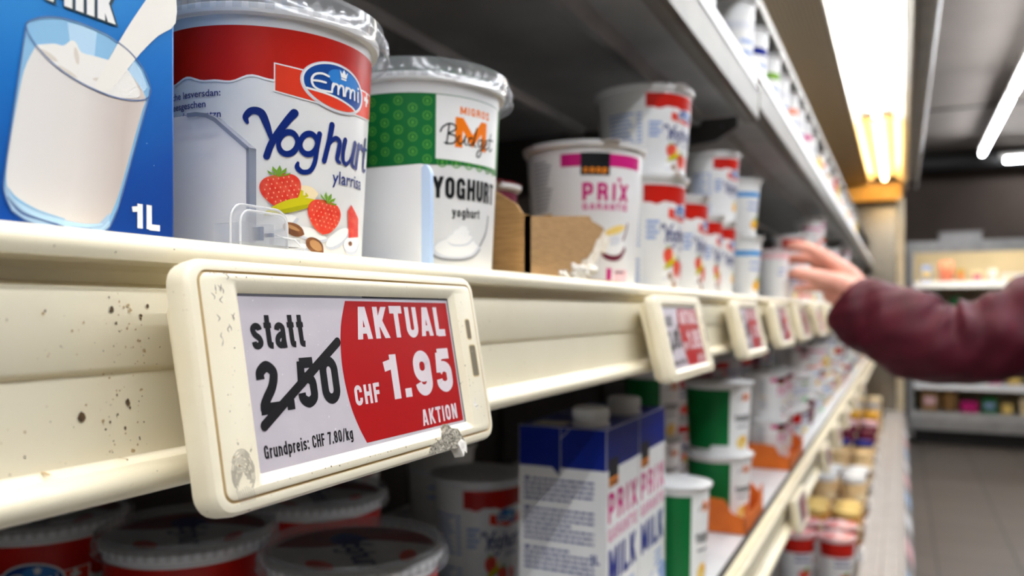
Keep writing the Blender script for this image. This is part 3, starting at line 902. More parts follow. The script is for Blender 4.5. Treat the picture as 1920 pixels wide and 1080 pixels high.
def rail_profile():
    """outline of the cream price rail, x-z, closed at the back"""
    f = [(-.216, .0205), (-.200, .0213)] + arc(-.1925, .0168, .0048, 95, -30, 6) + [(-.1885, .0138), (-.1955, .0128), (-.1975, .0110), (-.1975, .0078), (-.1938, .0062)]
    f += [(-.1932, .002), (-.1932, -.0150), (-.1938, -.0163), (-.1948, -.0172), (-.1945, -.030), (-.1938, -.0405), (-.1915, -.0425)]
    f += arc(-.1895, -.0468, .0042, 80, -90, 7) + [(-.197, -.0512), (-.2, -.049), (-.2, .012), (-.216, .014)]
    return f

def stains(b):
    """specks and drips of dirt on the rail beside the front ticket"""
    p = Print()
    r = random.Random(11)
    for k in range(120):
        y = r.gauss(153.5, 4.6) if k < 75 else r.uniform(112, 160)
        z = r.uniform(-41, 4)
        s = abs(r.gauss(.1, .14)) + .06
        if k % 23 == 0: s += .4
        o = [(y + s * (1 + r.uniform(-.45, .5)) * math.cos(a * .7854), z + s * (1.25 + r.uniform(-.5, .6)) * math.sin(a * .7854)) for a in range(8)]
        p.poly(o, 'dirt' if (k % 3 == 0 or s > .6) else 'dirt_soft', 1)
    def fx(y, z, l):
        z *= .001
        x = -.1931 if z > -.0155 else (-.1945 if z > -.033 else -.1938)
        if z < -.0155: x = -.1947 + (.0007 * min(1, max(0, (-.0172 - z) / .0235)))
        if z < -.0405: x = -.1905
        return (x + .00018, y * .001, z)
    b.decal(p, fx)

def main_shelf():
    t = thing('shelf', 'eye level shelf with cream front rail carrying the large price ticket', 'shelf', (0, 0, 0), group='shelves of the display case')
    b = MB(); b.box((-.685, Y0, .004), (-.216, YS, .0205), 'metal_grey'); b.box((-.685, Y0, -.012), (-.66, YS, .004), 'metal_dark')
    for k in range(6):
        b.box((-.60, -.4 + k * 1.17, -.022), (-.22, -.36 + k * 1.17, .004), 'metal_dark')
    b.build('board', t)
    b = MB(); b.ext(rail_profile(), xz, Y0, YS, 'cream_plastic'); stains(b)
    b.build('price_rail', t, sharp=28)

def lower_shelf():
    t = thing('shelf', 'white lower shelf with cream rail holding milk cartons and orange trays', 'shelf', (0, 0, -.30), group='shelves of the display case')
    b = MB(); b.box((-.685, Y0, -.018), (-.183, YS, 0), 'shelf_white'); b.build('board', t)
    b = MB()
    f = [(-.186, .0015), (-.182, .003), (-.179, .001), (-.178, -.004), (-.1765, -.0045), (-.172, -.002), (-.167, -.001), (-.164, -.004), (-.1655, -.010), (-.171, -.0125), (-.171, -.046), (-.166, -.049)]
    f += arc(-.1635, -.0545, .0048, 70, -90, 6) + [(-.175, -.060), (-.186, -.056)]
    b.ext(f, xz, Y0, YS, 'cream_plastic_worn')
    b.box((-.1845, Y0, .0005), (-.1795, YS, .0048), 'black_rubber')
    b.build('price_rail', t, sharp=28)

def upper_shelves():
    for (ya, yb, dz, lab) in ((Y0, 1.165, 0, 'grey metal shelf above the big yoghurt cups with white ticket strip'), (1.165, 3.4, .02, 'grey metal shelf beyond the upright bracket with white ticket strip'), (3.4, YS, .02, 'far grey metal shelf near the amber lit end of the case')):
        t = thing('shelf', lab, 'shelf', (0, 0, .28 + dz), group='shelves of the display case')
        b = MB()
        b.box((-.685, ya + .004, 0), (-.2, yb - .004, .012), 'metal_grey')
        b.ext([(-.275, 0), (-.275, -.012), (-.262, -.014), (-.255, 0)], xz, ya + .01, yb - .01, 'metal_grey')
        b.ext([(-.46, 0), (-.46, -.010), (-.44, -.010), (-.435, 0)], xz, ya + .01, yb - .01, 'metal_grey')
        b.build('board', t, sharp=30)
        b = MB()
        b.ext([(-.2, .012), (-.2, -.014), (-.185, -.016), (-.180, -.012), (-.180, .026), (-.184, .028), (-.186, .012)], xz, ya + .004, yb - .004, 'rail_metal')
        b.build('front_rail', t, sharp=30)
        b = MB()
        b.ext([(-.1838, .0285), (-.1790, .0285), (-.1900, .064), (-.1930, .063)], xz, ya + .006, yb - .006, 'card_white')
        b.build('ticket_strip', t, sharp=30)
    t = thing('shelf', 'thin topmost shelf edge just below the perforated canopy', 'shelf', (0, 0, .475), group='shelves of the display case')
    b = MB(); b.box((-.685, Y0, 0), (-.206, YS, .012), 'metal_grey'); b.build('board', t)
    b = MB(); b.ext([(-.206, .014), (-.206, -.006), (-.2, -.008), (-.197, -.004), (-.197, .012), (-.2, .016)], xz, Y0, YS, 'rail_metal'); b.build('front_rail', t)
    # brackets under the upper shelf joint
    for y, lab in ((1.165, 'dark steel shelf bracket above the orange lidded pots'), (3.4, 'dark steel shelf bracket far along the upper shelf')):
        b = MB()
        b.ext([(-.685, .277), (-.21, .277), (-.21, .262), (-.24, .245), (-.36, .232), (-.60, .17), (-.685, .15)], xz, y - .002, y + .002, 'metal_dark')
        b.lathe([(0, 0), (.006, 0), (.006, .003), (0, .004)], 'chrome', 12, (-.23, y, .262))
        tag(b.build('shelf_bracket'), lab, 'bracket')

# ---------------------------------------------------------------- lamps
def lamps():
    segs = [(-2.2, -.78), (-.72, .60), (.66, 1.95), (2.01, 4.0), (4.1, 5.92)]
    for i, (a, b_) in enumerate(segs):
        nm = ('cool fluorescent tube in the canopy beginning behind the lens', 'cool fluorescent tube in the canopy above the large price ticket', 'cool fluorescent tube in the canopy above the cardboard tray', 'cool fluorescent tube in the canopy last before the amber reflector', 'warm fluorescent tube in the amber reflector at the far end')[i]
        t = thing('fluorescent_tube', nm, 'lamp', (-.10, a, .885), group='tubes in the display case canopy')
        m = 'tube_cool' if i < 4 else 'tube_warm'
        L = b_ - a
        b = MB(); b.tube([(0, .02, 0), (0, L - .02, 0)], .013, m, 12); b.build('glass_tube', t)
        for y in (0, L - .02):
            b = MB(); b.tube([(0, y, 0), (0, y + .02, 0)], .0138, 'chrome', 12); b.box((-.012, y + .002, .008), (.012, y + .018, .019), 'reflector'); b.build('end_cap', t)
    def fixture(a, b_, lab, ax):
        a, b_ = Vector(a), Vector(b_)
        d = (b_ - a).normalized(); n = Vector((-d.y, d.x, 0))
        t = thing('ceiling_light', lab, 'ceiling light', a, group='fluorescent strips under the ceiling')
        L = (b_ - a).length
        def fn(u, v, w): return tuple(d * w + n * u + Vector((0, 0, v)))
        m = MB(); m.ext([(-.025, .06), (-.025, .03), (-.012, .021), (.012, .021), (.025, .03), (.025, .06)], fn, 0, L, 'reflector'); m.build('housing', t)
        m = MB(); m.tube([d * .03, d * (L - .03)], .019, 'tube_ceiling', 12); m.build('glass_tube', t)
        for w in (.015, L - .03):
            m = MB(); m.tube([d * w, d * (w + .025)], .02, 'chrome', 12); m.build('end_cap', t)
        for w in (.25, L - .25):
            m = MB(); m.tube([d * w + Vector((0, 0, .07)), d * w + Vector((0, 0, .17))], .004, 'chrome', 6); m.build('hanger', t)
    fixture((.64, 6.0, 1.38), (.64, 8.15, 1.38), 'long bright strip light hanging over the aisle towards the back wall', 0)
    fixture((.64, 3.2, 1.38), (.64, 5.95, 1.38), 'strip light over the aisle before the back strip light', 0)
    fixture((.64, .4, 1.38), (.64, 3.15, 1.38), 'strip light over the aisle above the shopper', 0)
    fixture((.64, -2.6, 1.38), (.64, .35, 1.38), 'strip light over the aisle behind the lens', 0)
    for y0, y1, n in ((-2.6, .35, 'behind the lens'), (.4, 3.15, 'beside the shopper'), (3.2, 5.95, 'farther down')):  # extra row out of view, added to throw frontal light on the shelf fronts
        fixture((1.0, y0, 1.38), (1.0, y1, 1.38), 'added unseen strip light for frontal fill, ' + n, 0)
    fixture((.80, 8.45, 1.36), (3.2, 8.45, 1.36), 'short bright strip light running across in front of the back wall', 0)

# ---------------------------------------------------------------- price tickets
KT = 1.06
def rrect(x0, y0, x1, y1, r, n=6):
    o = []
    for cx, cy, a in ((x1 - r, y1 - r, 0), (x0 + r, y1 - r, 90), (x0 + r, y0 + r, 180), (x1 - r, y0 + r, 270)):
        for k in range(n + 1):
            o.append((cx + r * math.cos(R(a + 90 * k / n)), cy + r * math.sin(R(a + 90 * k / n))))
    return o

def loops(b, ls, mat, close_first=False, close_last=False):
    n = len(ls[0][0])
    vs, fs = [], []
    for pts, z in ls:
        vs += [(x, y, z) for x, y in pts]
    for i in range(len(ls) - 1):
        fs += [(i * n + k, i * n + (k + 1) % n, (i + 1) * n + (k + 1) % n, (i + 1) * n + k) for k in range(n)]
    if close_first: fs.append(tuple(range(n))[::-1])
    if close_last: fs.append(tuple((len(ls) - 1) * n + k for k in range(n)))
    b.add(vs, fs, mat)

def price_ticket(label, y=.2361, big=True):
    """local axes: x along the shelf, y up the tilted face, z out of the face; millimetres scaled"""
    k = .001 * KT
    t = thing('price_ticket', label, 'price ticket', (0, 0, 0), group='electronic price tickets on the cream rail')
    X0, X1, Yb, Yt = -77.3, 73.6, -34.8, 32.6
    W = (-62.6, -28.4, 63.4, 26.6)               # bevel into the window
    S = (-59.0, -25.6, 53.1, 23.2)               # the screen
    b = MB()
    def rr(i, r): return rrect(X0 + i, Yb + i, X1 - i, Yt - i, max(r - i, .8))
    win = rrect(-62.1, -28.6, 55.9, 26.4, 1.2)
    win2 = rrect(-59.3, -25.9, 53.4, 23.5, .5)
    ls = [(rr(1.2, 7), -8.6), (rr(.2, 7), -7.6), (rr(0, 7), -6), (rr(0, 7), -2.2), (rr(.3, 7), -1.2), (rr(1.0, 7), -.35), (rr(2.2, 7), 0), (rr(3.3, 7), -.05)]
    loops(b, [([(x * k, y * k) for x, y in p], z * k) for p, z in ls], 'cream_tag', close_first=True)
    gr = [(rr(3.3, 7), -.05), (rr(3.45, 7), -.6), (rr(3.95, 7), -.6), (rr(4.1, 7), .1)]
    loops(b, [([(x * k, y * k) for x, y in p], z * k) for p, z in gr], 'tag_groove')
    fr = [(rr(4.1, 7), .1), (rr(4.7, 7), .35), (win, .35), (win2, -1.5), (win2, -1.9)]
    loops(b, [([(x * k, y * k) for x, y in p], z * k) for p, z in fr], 'cream_tag')
    if big:
        # worn and printed marks of the front ticket: grease, specks, thumb print, scraped corner
        p = Print()
        r = random.Random(5)
        for j in range(70):
            x, y2 = r.choice([(r.uniform(-70, -64), r.uniform(-27, 27)), (r.uniform(-70, -40), r.uniform(27.2, 29)), (r.uniform(-60, 40), r.uniform(-29.2, -28.6)), (r.uniform(56, 66), r.uniform(-26, 26))])
            s = abs(r.gauss(.12, .12)) + .05
            p.poly([(x + s * r.uniform(.6, 1.6) * math.cos(a * 1.047), y2 + s * r.uniform(.6, 1.6) * math.sin(a * 1.047)) for a in range(6)], r.choice(['dirt_soft', 'grease', 'dirt']), 1)
        for j in range(14):                      # smudges, top left
            x, y2 = r.uniform(-69.5, -63.5), r.uniform(8, 27)
            p.stroke([(x, y2, .1), (x + r.uniform(-.8, .8), y2 + .8, .34), (x + r.uniform(-1, 1), y2 + 1.8, .1)], .3, 'grease', 1, smooth=4)
        cx, cy = -67.2, -25.6                    # thumb print
        for j in range(13):
            rx, ry = .35 + j * .30, .5 + j * .46
            o = [(cx + rx * math.cos(R(a)) * (1 + .03 * math.sin(a * .2)), cy + 1.4 + ry * math.sin(R(a))) for a in range(-35 - (j * 13 % 18), 216 + (j * 7 % 16), 9)]
            o = [(x, y2) for x, y2 in o if x > -71.2 and y2 > -30.6]
            cut = 3 + (j * 5) % 9
            for seg in (o[:cut], o[cut + 1:cut + 14], o[cut + 15:]):
                if len(seg) > 2: p.stroke(seg, .17, 'grease', 1, cap=False)
        for j in range(9):
            p.stroke([(cx - 3.0 + j * .7, cy - 2.6 - .4 * math.sin(j)), (cx - 2.4 + j * .68, cy - 5.0), (cx - 2.0 + j * .6, cy - 6.4)], .13, 'grease', 1, smooth=4, cap=False)
        for (x, y2, s) in ((59.5, -19.5, .9), (60.4, -21.2, .6), (59.9, -17.6, .4)):
            p.poly([(x + s * r.uniform(.6, 1.4) * math.cos(a * .9), y2 + 1.6 * s * r.uniform(.6, 1.3) * math.sin(a * .9)) for a in range(7)], 'torn_white', 1)
        b.decal(p, lambda x, y2, l: (x * k, y2 * k, (.39 + .03 * l) * k))
    bezel = b.build('bezel', t, sharp=32)
    # slots on the right margin
    b = MB()
    for (x0, y0, x1, y1) in ((61.0, 6.2, 65.2, 15.0), (61.2, -9.0, 66.8, 4.4)):
        o = rrect(x0, y0, x1, y1, 1.3, 5)
        i_ = rrect(x0 + .5, y0 + .5, x1 - .5, y1 - .5, .9, 5)
        loops(b, [([(x * k, y2 * k) for x, y2 in o], .42 * k), ([(x * k, y2 * k) for x, y2 in i_], .44 * k)], 'tag_groove')
        loops(b, [([(x * k, y2 * k) for x, y2 in i_], .44 * k), ([(x * k, y2 * k) for x, y2 in i_], .37 * k)], 'slot_dark', close_last=True)
    o = b.build('release_slot', bezel)
    # the screen with its writing
    b = MB()
    b.box((S[0] * k - .0006, S[1] * k - .0006, -.0045), (S[2] * k + .0006, S[3] * k + .0006, -1.62 * k), 'screen_grey')
    p = Print()
    p.rect(-60.6, 22.7, 52.1, 23.5, 'screen_edge', 1); p.rect(51.3, -25.8, 52.1, 23.5, 'screen_edge', 1)
    p.poly(catmull([(-13.6, 21.9), (-17.4, 14), (-19.4, 5), (-19.6, -3), (-18.2, -12), (-15.6, -19), (-12.6, -24.6)], 6) + [(50.3, -24.9), (50.3, 21.7)], 'screen_red', 1)
    p.cond('statt', -57.2, 7.7, -35.4, 10.2, 'screen_black', 2, .2)
    p.cond('2.50', -57.6, -10.2, -22.2, 14.4, 'screen_black', 2, .2)
    p.stroke([(-56.8, -13.4), (-20.4, 8.6)], 3.0, 'marker_black', 3)
    p.cond('Grundpreis: CHF 7.80/kg', -58.2, -22.4, -19.2, 3.8, 'screen_black', 2, .17)
    p.cond('AKTUAL', -9.6, 9.0, 46.6, 11.0, 'screen_text', 2, .2)
    p.cond('1.95', 2.0, -12.4, 47.2, 15.6, 'screen_text', 2, .2)
    p.cond('CHF', -15.6, -12.3, -1.8, 6.4, 'screen_text', 2, .19)
    p.cond('AKTION', 21.4, -23.6, 46.4, 5.8, 'screen_text', 2, .17)
    b.decal(p, lambda x, y2, l: ((x + 1.3) * k, y2 * k, (-1.62 + .035 * l) * k))
    b.build('screen', t)
    # clip that holds the ticket on the rail
    b = MB()
    o = [(-74.2 + 2.5, -20), (-70.5, -31), (66, -31), (68.4, -20), (68.4, 22), (66, 27.5), (-69, 27.5), (-72.6, 20)]
    b.ext([(x * k, y2 * k) for x, y2 in o], lambda u, v, w: (u, v, w), -14.5 * k, -7.2 * k, 'cream_plastic_worn')
    b.box((-70.5 * k, -33.4 * k, -12.5 * k), (-66 * k, -30 * k, -8 * k), 'cream_plastic_worn')
    b.build('holder', t, bevel=.0012)
    if big:
        b = MB()
        r = random.Random(3)
        o = [(20.5, -33.6), (23.5, -30.8), (29, -29.6), (32.6, -27.2), (35.4, -24.6), (38.2, -26.6), (42.6, -27.4), (44.4, -29.8), (46.2, -32.2), (45.2, -36.6), (43.4, -34.0), (40, -34.6), (35, -34.0), (30, -34.4), (24.5, -34.2)]
        b.ext([(x * k, y2 * k) for x, y2 in o], lambda u, v, w: (u, v, w), -4.5 * k, .75 * k, 'scrape')
        for j in range(30):
            x, y2 = r.uniform(27, 44), r.uniform(-34, -28.5)
            s = r.uniform(.15, .5)
            b.lathe([(0, s * .8 * k), (s * k * .8, s * .3 * k), (s * k, -s * .4 * k), (0, -s * k)], r.choice(['scrape', 'grease', 'torn_white']), 7, (x * k, y2 * k, .5 * k))
        o2 = [(40.4, -32.8), (43.6, -31.6), (46.6, -33.4), (46.0, -37.2), (44.2, -36.2), (43.2, -38.2), (41.8, -35.6)]
        b.ext([(x * k, y2 * k) for x, y2 in o2], lambda u, v, w: (u, v, w), -3 * k, 1.2 * k, 'torn_white')
        w = b.build('scraped_patch', bezel)
        w['label'] = 'grey scraped patch with torn white scraps on the lower edge'
    return t

def ticket_pose(t, x, y, z, tilt=10.):
    c, s = math.cos(R(tilt)), math.sin(R(tilt))
    m = Matrix(((0, -s, c, x), (1, 0, 0, y), (0, c, s, z + ZC), (0, 0, 0, 1)))
    t.matrix_world = m

def copy_tree(o, parent=None):
    c = o.copy()
    COL.objects.link(c)
    if parent:
        c.parent = parent
    for ch in [q for q in o.children]:
        copy_tree(ch, c)
    return c

# ---------------------------------------------------------------- pots
MC = {}
PRINTS = {}
def get_print(style):
    if style not in PRINTS:
        PRINTS[style] = {'emmi': lambda: emmi_print('front'), 'stack': lambda: emmi_print('stack'), 'peach': lambda: emmi_print('peach'), 'migros': migros_print, 'prix': prix_print, 'held': held_print,
                         'blue': lambda: band_print('band_blue', 'peach'), 'blue2': lambda: band_print('deep_blue', 'butter'), 'green': lambda: band_print('leaf_green', 'mint'), 'pinkpot': lambda: band_print('magenta', 'strawberry', 'pink_pale'),
                         'orange': lambda: band_print('salmon', 'peach'), 'gold': lambda: band_print('gold', 'butter', 'gold'), 'plain': lambda: band_print('pale_grey', 'pale_grey'), 'choc': lambda: band_print('choc', 'almond', 'almond_light'),
                         'redpot': lambda: band_print('pot_red', 'strawberry', 'text_blue', .66, .95), 'greenwrap': green_print, 'plumpot': lambda: band_print('plum', 'plum', 'pink_pale', .3, .97), 'yellow': lambda: band_print('butter', 'peach', 'gold', .5, .95)}[style]()
    return PRINTS[style]
REF = {'emmi': (41.5, 93), 'stack': (41.5, 93), 'peach': (41.5, 93), 'migros': (44, 100), 'prix': (48.5, 115), 'held': (40, 100), 'greenwrap': (44, 93)}

def pot(style, r, h, x, y, z, az, label, group=None, lid='foil_white', k=.86, base='white_pot', seg=64, name='yoghurt_cup', cat='yoghurt cup', far=False):
    """a tapered pot standing at x, y, z with the middle of its print turned to azimuth az (0 = towards the aisle)"""
    t = thing(name, label, cat, (x, y, z), R(az), group)
    key = (style, round(r, 4), round(h, 4), lid, base, k, far)
    if key not in MC:
        rt, rb = r, r * k
        b = MB()
        sg = 32 if far else seg
        b.lathe([(.0001, .0015), (rb * .88, .0015), (rb * .92, 0), (rb * .985, 0), (rb, .002), (rt, h - .004), (rt + .0026, h - .0036), (rt + .0032, h - .002), (rt + .0032, h - .0006), (rt + .0022, h), (rt - .001, h)], base, sg)
        rr, hh = REF.get(style, (40, 100))
        dz = .00006 if not far else .00025
        def fn(px, py, l):
            zz = py / hh * (h - .004)
            ra = rb + (rt - rb) * min(1, max(0, zz / (h - .004))) + .0001 + l * dz
            a = px / rr
            return (ra * math.cos(a), ra * math.sin(a), zz + .0004)
        b.decal(get_print(style), fn, 2.6 if not far else 6.)
        MC[key] = (b.mesh(name + '_body'), None)
        b = MB()
        if lid == 'clear':
            R0 = rt + .0062
            b.lathe([(R0, h - .0062), (R0 + .0012, h - .0068), (R0 + .0016, h - .0058), (R0 + .0004, h - .0035), (R0 - .0006, h + .0025), (R0 - .0010, h + .0058), (R0 - .0030, h + .0072), (R0 - .0052, h + .0066), (R0 - .0062, h + .0030), (R0 - .0085, h + .0022), (.0001, h + .0022)], 'clear_lid', 96)
            b2 = MB()
            for q in range(54):
                a = 2 * math.pi * q / 54
                c, s = math.cos(a), math.sin(a)
                vs = []
                for (u, v, w) in ((-.0016, 0, -.0036), (.0016, 0, -.0036), (.0019, 0, .0008), (0, 0, .0026), (-.0019, 0, .0008), (0, .0017, -.0008)):
                    rad = R0 - .0002 + v
                    vs.append((rad * c - u * s, rad * s + u * c, h + w))
                b.add(vs, [(0, 1, 5), (1, 2, 5), (2, 3, 5), (3, 4, 5), (4, 0, 5)], 'clear_lid')
        else:
            b.lathe([(.0001, h + .0016), (rt * .5, h + .0014), (rt + .0025, h + .0011), (rt + .0037, h + .0006), (rt + .0037, h + .0001), (rt + .0015, h - .0001)], lid, sg)
            b.ext([((rt + .001) * math.cos(R(a)), (rt + .001) * math.sin(R(a))) for a in range(-14, 15, 4)] + [((rt + .0085) * math.cos(R(5)), (rt + .0085) * math.sin(R(5))), ((rt + .0085) * math.cos(R(-5)), (rt + .0085) * math.sin(R(-5)))], lambda u, v, w: (u, v, w), h + .0002, h + .0006, lid)
        MC[key] = (MC[key][0], b.mesh(name + '_lid'))
    link('body', MC[key][0], t)
    lid_o = link('lid', MC[key][1], t)
    if lid == 'clear':
        kk = ('foil', round(r, 4), round(h, 4), style)
        if kk not in MC:
            b = MB(); b.lathe([(.0001, h + .0006), (r - .001, h + .0006), (r + .0012, h + .0003), (r + .0012, h)], 'foil_white' if style != 'migros' else 'pot_green', 64)
            if style in ('emmi', 'tub'):
                p = Print()
                q = 1000 * r
                p.poly([(q * .96 * math.cos(R(a)), q * .96 * math.sin(R(a))) for a in range(75, 245, 8)] + catmull([(-q * .42, -q * .85), (-q * .2, -q * .3), (-q * .25, q * .3), (q * .25, q * .9)], 5), 'foil_red', 1)
                p.poly(ell(-q * .42, 0, q * .26, q * .2), 'navy', 2)
                p.art(script_yoghurt('navy'), q * .34, -q * .12, q * .2, lay=2)
                drop(p, q * .5, -q * .5, q * .25, q * .12, 20, 'strawberry', 2); drop(p, q * .55, q * .5, q * .25, q * .1, -20, 'strawberry', 2)
                b.decal(p, lambda u, v, l: (u * .001, v * .001, h + .0007 + l * .00012))
            MC[kk] = b.mesh('foil_seal')
        link('foil_seal', MC[kk], lid_o)
    return t

# ---------------------------------------------------------------- foreground products
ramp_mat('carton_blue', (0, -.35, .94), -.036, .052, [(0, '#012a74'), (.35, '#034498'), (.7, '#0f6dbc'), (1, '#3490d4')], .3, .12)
ramp_mat('print_milk', (0, 1, -.12), .045, .085, [(0, '#eae6e1'), (.45, '#e6dfd8'), (.8, '#cbbeb5'), (1, '#dfd4cb')], .35, .1)
ink('glass_tint', '#8fc0e2'); ink('glass_pale', '#bcdcf2'); ink('glass_rim', '#566f9c'); ink('glass_base', '#a9c6dd'); ink('milk_top', '#f3efe8'); ink('milk_fold', '#dfd6c8'); ink('stream_white', '#f5f0e6'); ink('stream_shade', '#e6dcc4'); ink('letter_edge', '#37474f')

clear('clip_edge', '#ffffff', .5, .75, '#ffffff', .1)
def blue_carton():
    t = thing('milk_carton', 'bright blue milk carton printed with a tilted glass of milk', 'milk carton', (-.1965, .0765, .0205))
    D, W, H = .064, .0957, .198
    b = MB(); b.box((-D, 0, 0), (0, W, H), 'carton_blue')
    p = Print()
    o = lambda l: [(y - 76.5, z - 20.5) for y, z in l]
    glass = [(126.4, 71.6), (128.0, 73.2), (130.8, 74.8), (135.1, 76.1), (141.1, 76.6), (149.0, 76.0), (155.8, 73.5), (160.7, 69.6), (163.1, 64.8), (162.7, 62.4), (159.7, 52.5), (155.8, 39.6), (152.4, 28.7), (149.9, 23.3), (147.4, 21.3), (141.1, 21.1), (133.7, 21.0), (126.7, 22.4), (122.7, 24.6), (120.9, 28.9), (121.1, 34.2), (123.3, 50.3), (125.3, 64.0)]
    rim = [(126.4, 71.6), (128.0, 73.2), (130.8, 74.8), (135.1, 76.1), (141.1, 76.6), (149.0, 76.0), (155.8, 73.5), (160.7, 69.6), (163.1, 64.8), (162.4, 62.0), (159.7, 60.4), (154.9, 59.5), (149.0, 59.4), (141.1, 60.7), (134.4, 63.1), (129.4, 66.5), (126.9, 69.5)]
    milk = [(129.1, 67.2), (133.7, 68.9), (136.3, 69.2), (138.4, 71.1), (139.9, 71.0), (141.4, 68.9), (145.0, 69.0), (149.0, 69.1), (153.2, 69.4), (156.7, 67.0), (161.4, 62.0), (160.2, 57), (157.9, 49.5), (154.3, 37.5), (151.2, 28.8), (147.8, 24.0), (141.1, 22.8), (135.1, 23.2), (128.0, 25.2), (123.3, 28.0), (121.6, 30.9), (122.0, 38.2), (124.0, 50.4), (126.0, 60.2)]
    surf = [(129.1, 67.2), (133.7, 68.9), (136.3, 69.2), (138.4, 71.1), (139.9, 71.0), (141.4, 68.9), (145.0, 69.0), (149.0, 69.1), (153.2, 69.4), (156.7, 67.0), (159.7, 62.0), (155.8, 60.1), (149.9, 59.3), (142.6, 60.4), (135.1, 62.7), (130.1, 65.1)]
    base = [(121.1, 30.3), (123.3, 27.7), (128.0, 24.9), (135.1, 23.0), (141.1, 22.6), (146.1, 23.2), (149.7, 27.0), (149.9, 23.3), (147.4, 21.3), (141.1, 21.1), (133.7, 21.0), (126.7, 22.4), (122.7, 24.6), (120.9, 28.9)]
    stream = [(165.7, 97), (161.5, 89.8), (156.7, 82.1), (151.5, 73.0), (147.4, 65.3), (145.2, 60.6), (147.1, 59.8), (150.4, 61.2), (154.1, 66.3), (159.7, 73.9), (165.7, 80.7), (172.1, 86.6), (172.1, 97)]
    p.poly(o(glass), 'glass_tint', 1)
    p.poly(o([(137.5, 75.6), (141.5, 76), (146, 75.7), (145, 66), (138.6, 66)]), 'glass_pale', 2)
    p.poly(o([(155, 73), (160, 69.2), (162.2, 64.8), (160, 62.2), (156, 66)]), 'glass_pale', 2)
    p.poly(catmull(o(milk) + o(milk[:1]), 4)[:-1], 'print_milk', 3)
    p.poly(catmull(o(surf) + o(surf[:1]), 4)[:-1], 'milk_top', 4)
    for a in ((132.4, 65.4, 2.6, .7, -20), (148, 63.2, 3.4, .6, 10), (140, 67.5, .7, 2.2, 10), (137.5, 62.6, 3, .5, -18)):
        drop(p, a[0] - 76.5, a[1] - 20.5, a[2], a[3], a[4], 'milk_fold', 5)
    p.poly(o(base), 'glass_base', 4)
    p.stroke([(45.6, 8.2, .3), (50, 4.8, 1.1), (57, 3.0, 1.3), (65, 2.3, 1.0), (71, 3.2, .4)], 1, 'glass_pale', 5, smooth=6)
    p.stroke([(45.2, 7.4, .2), (48.6, 4.0, .8), (54, 2.6, .5), (60, 1.6, .7), (68, 1.5, .4)], 1, 'glass_rim', 6, smooth=6)
    p.stroke([(58, 2.3, .3), (63, 1.4, .6), (70, 1.6, .5), (73, 4.0, .3)], 1, 'glass_pale', 7, smooth=6)
    p.stroke([(45.4, 9.6, .2), (47.4, 7.2, .7), (52.6, 4.9, .5), (60, 3.4, .3)], 1, 'glass_tint', 7, smooth=6)
    p.poly(catmull(o(stream), 3), 'stream_white', 6)
    p.stroke(o([(167.5, 96), (161, 84), (155.5, 75), (149.6, 64.5)]), .9, 'stream_white', 7, smooth=5)
    g = o(rim)
    p.stroke([(x, y, .35) for x, y in g[5:] + g[:6]], .35, 'glass_rim', 8, smooth=4)
    p.stroke(o(glass[8:14]), .35, 'glass_rim', 8, smooth=4); p.stroke(o(glass[18:] + glass[:1]), .35, 'glass_rim', 8, smooth=4)
    p.stroke(o(glass[13:19]), .4, 'glass_rim', 8, smooth=4)
    # lettering: "Milk" above the glass, "1L" below
    p.cond('Milk', 58.4 - 3.2, 58.6, 75.0, 12.5, 'letter_edge', 8, .27)
    p.cond('Milk', 58.0 - 3.2, 59.0, 74.6, 12.5, 'ink_white', 9, .2)
    p.cond('1L', 80.4, 3.2, 90.0, 7.0, 'ink_white', 3, .2)
    for (x, y) in ((85.5, 28), (88, 22), (77, 41)):
        p.poly(ell(x, y, .12, .12, 6), 'ink_white', 2)
    p.cond('Milk', 20, 58.8, 40, 12.5, 'ink_white', 3, .2)
    b.decal(p, lambda x, y, l: (.00004 * l, x * .001, y * .001))
    b.build('body', t, bevel=.0012)
    b = MB(); b.lathe([(.001, H + .012), (.013, H + .012), (.014, H + .010), (.014, H + .001), (.016, H)], 'white_pot', 32, (-D / 2, W * .7, 0)); b.build('cap', t)

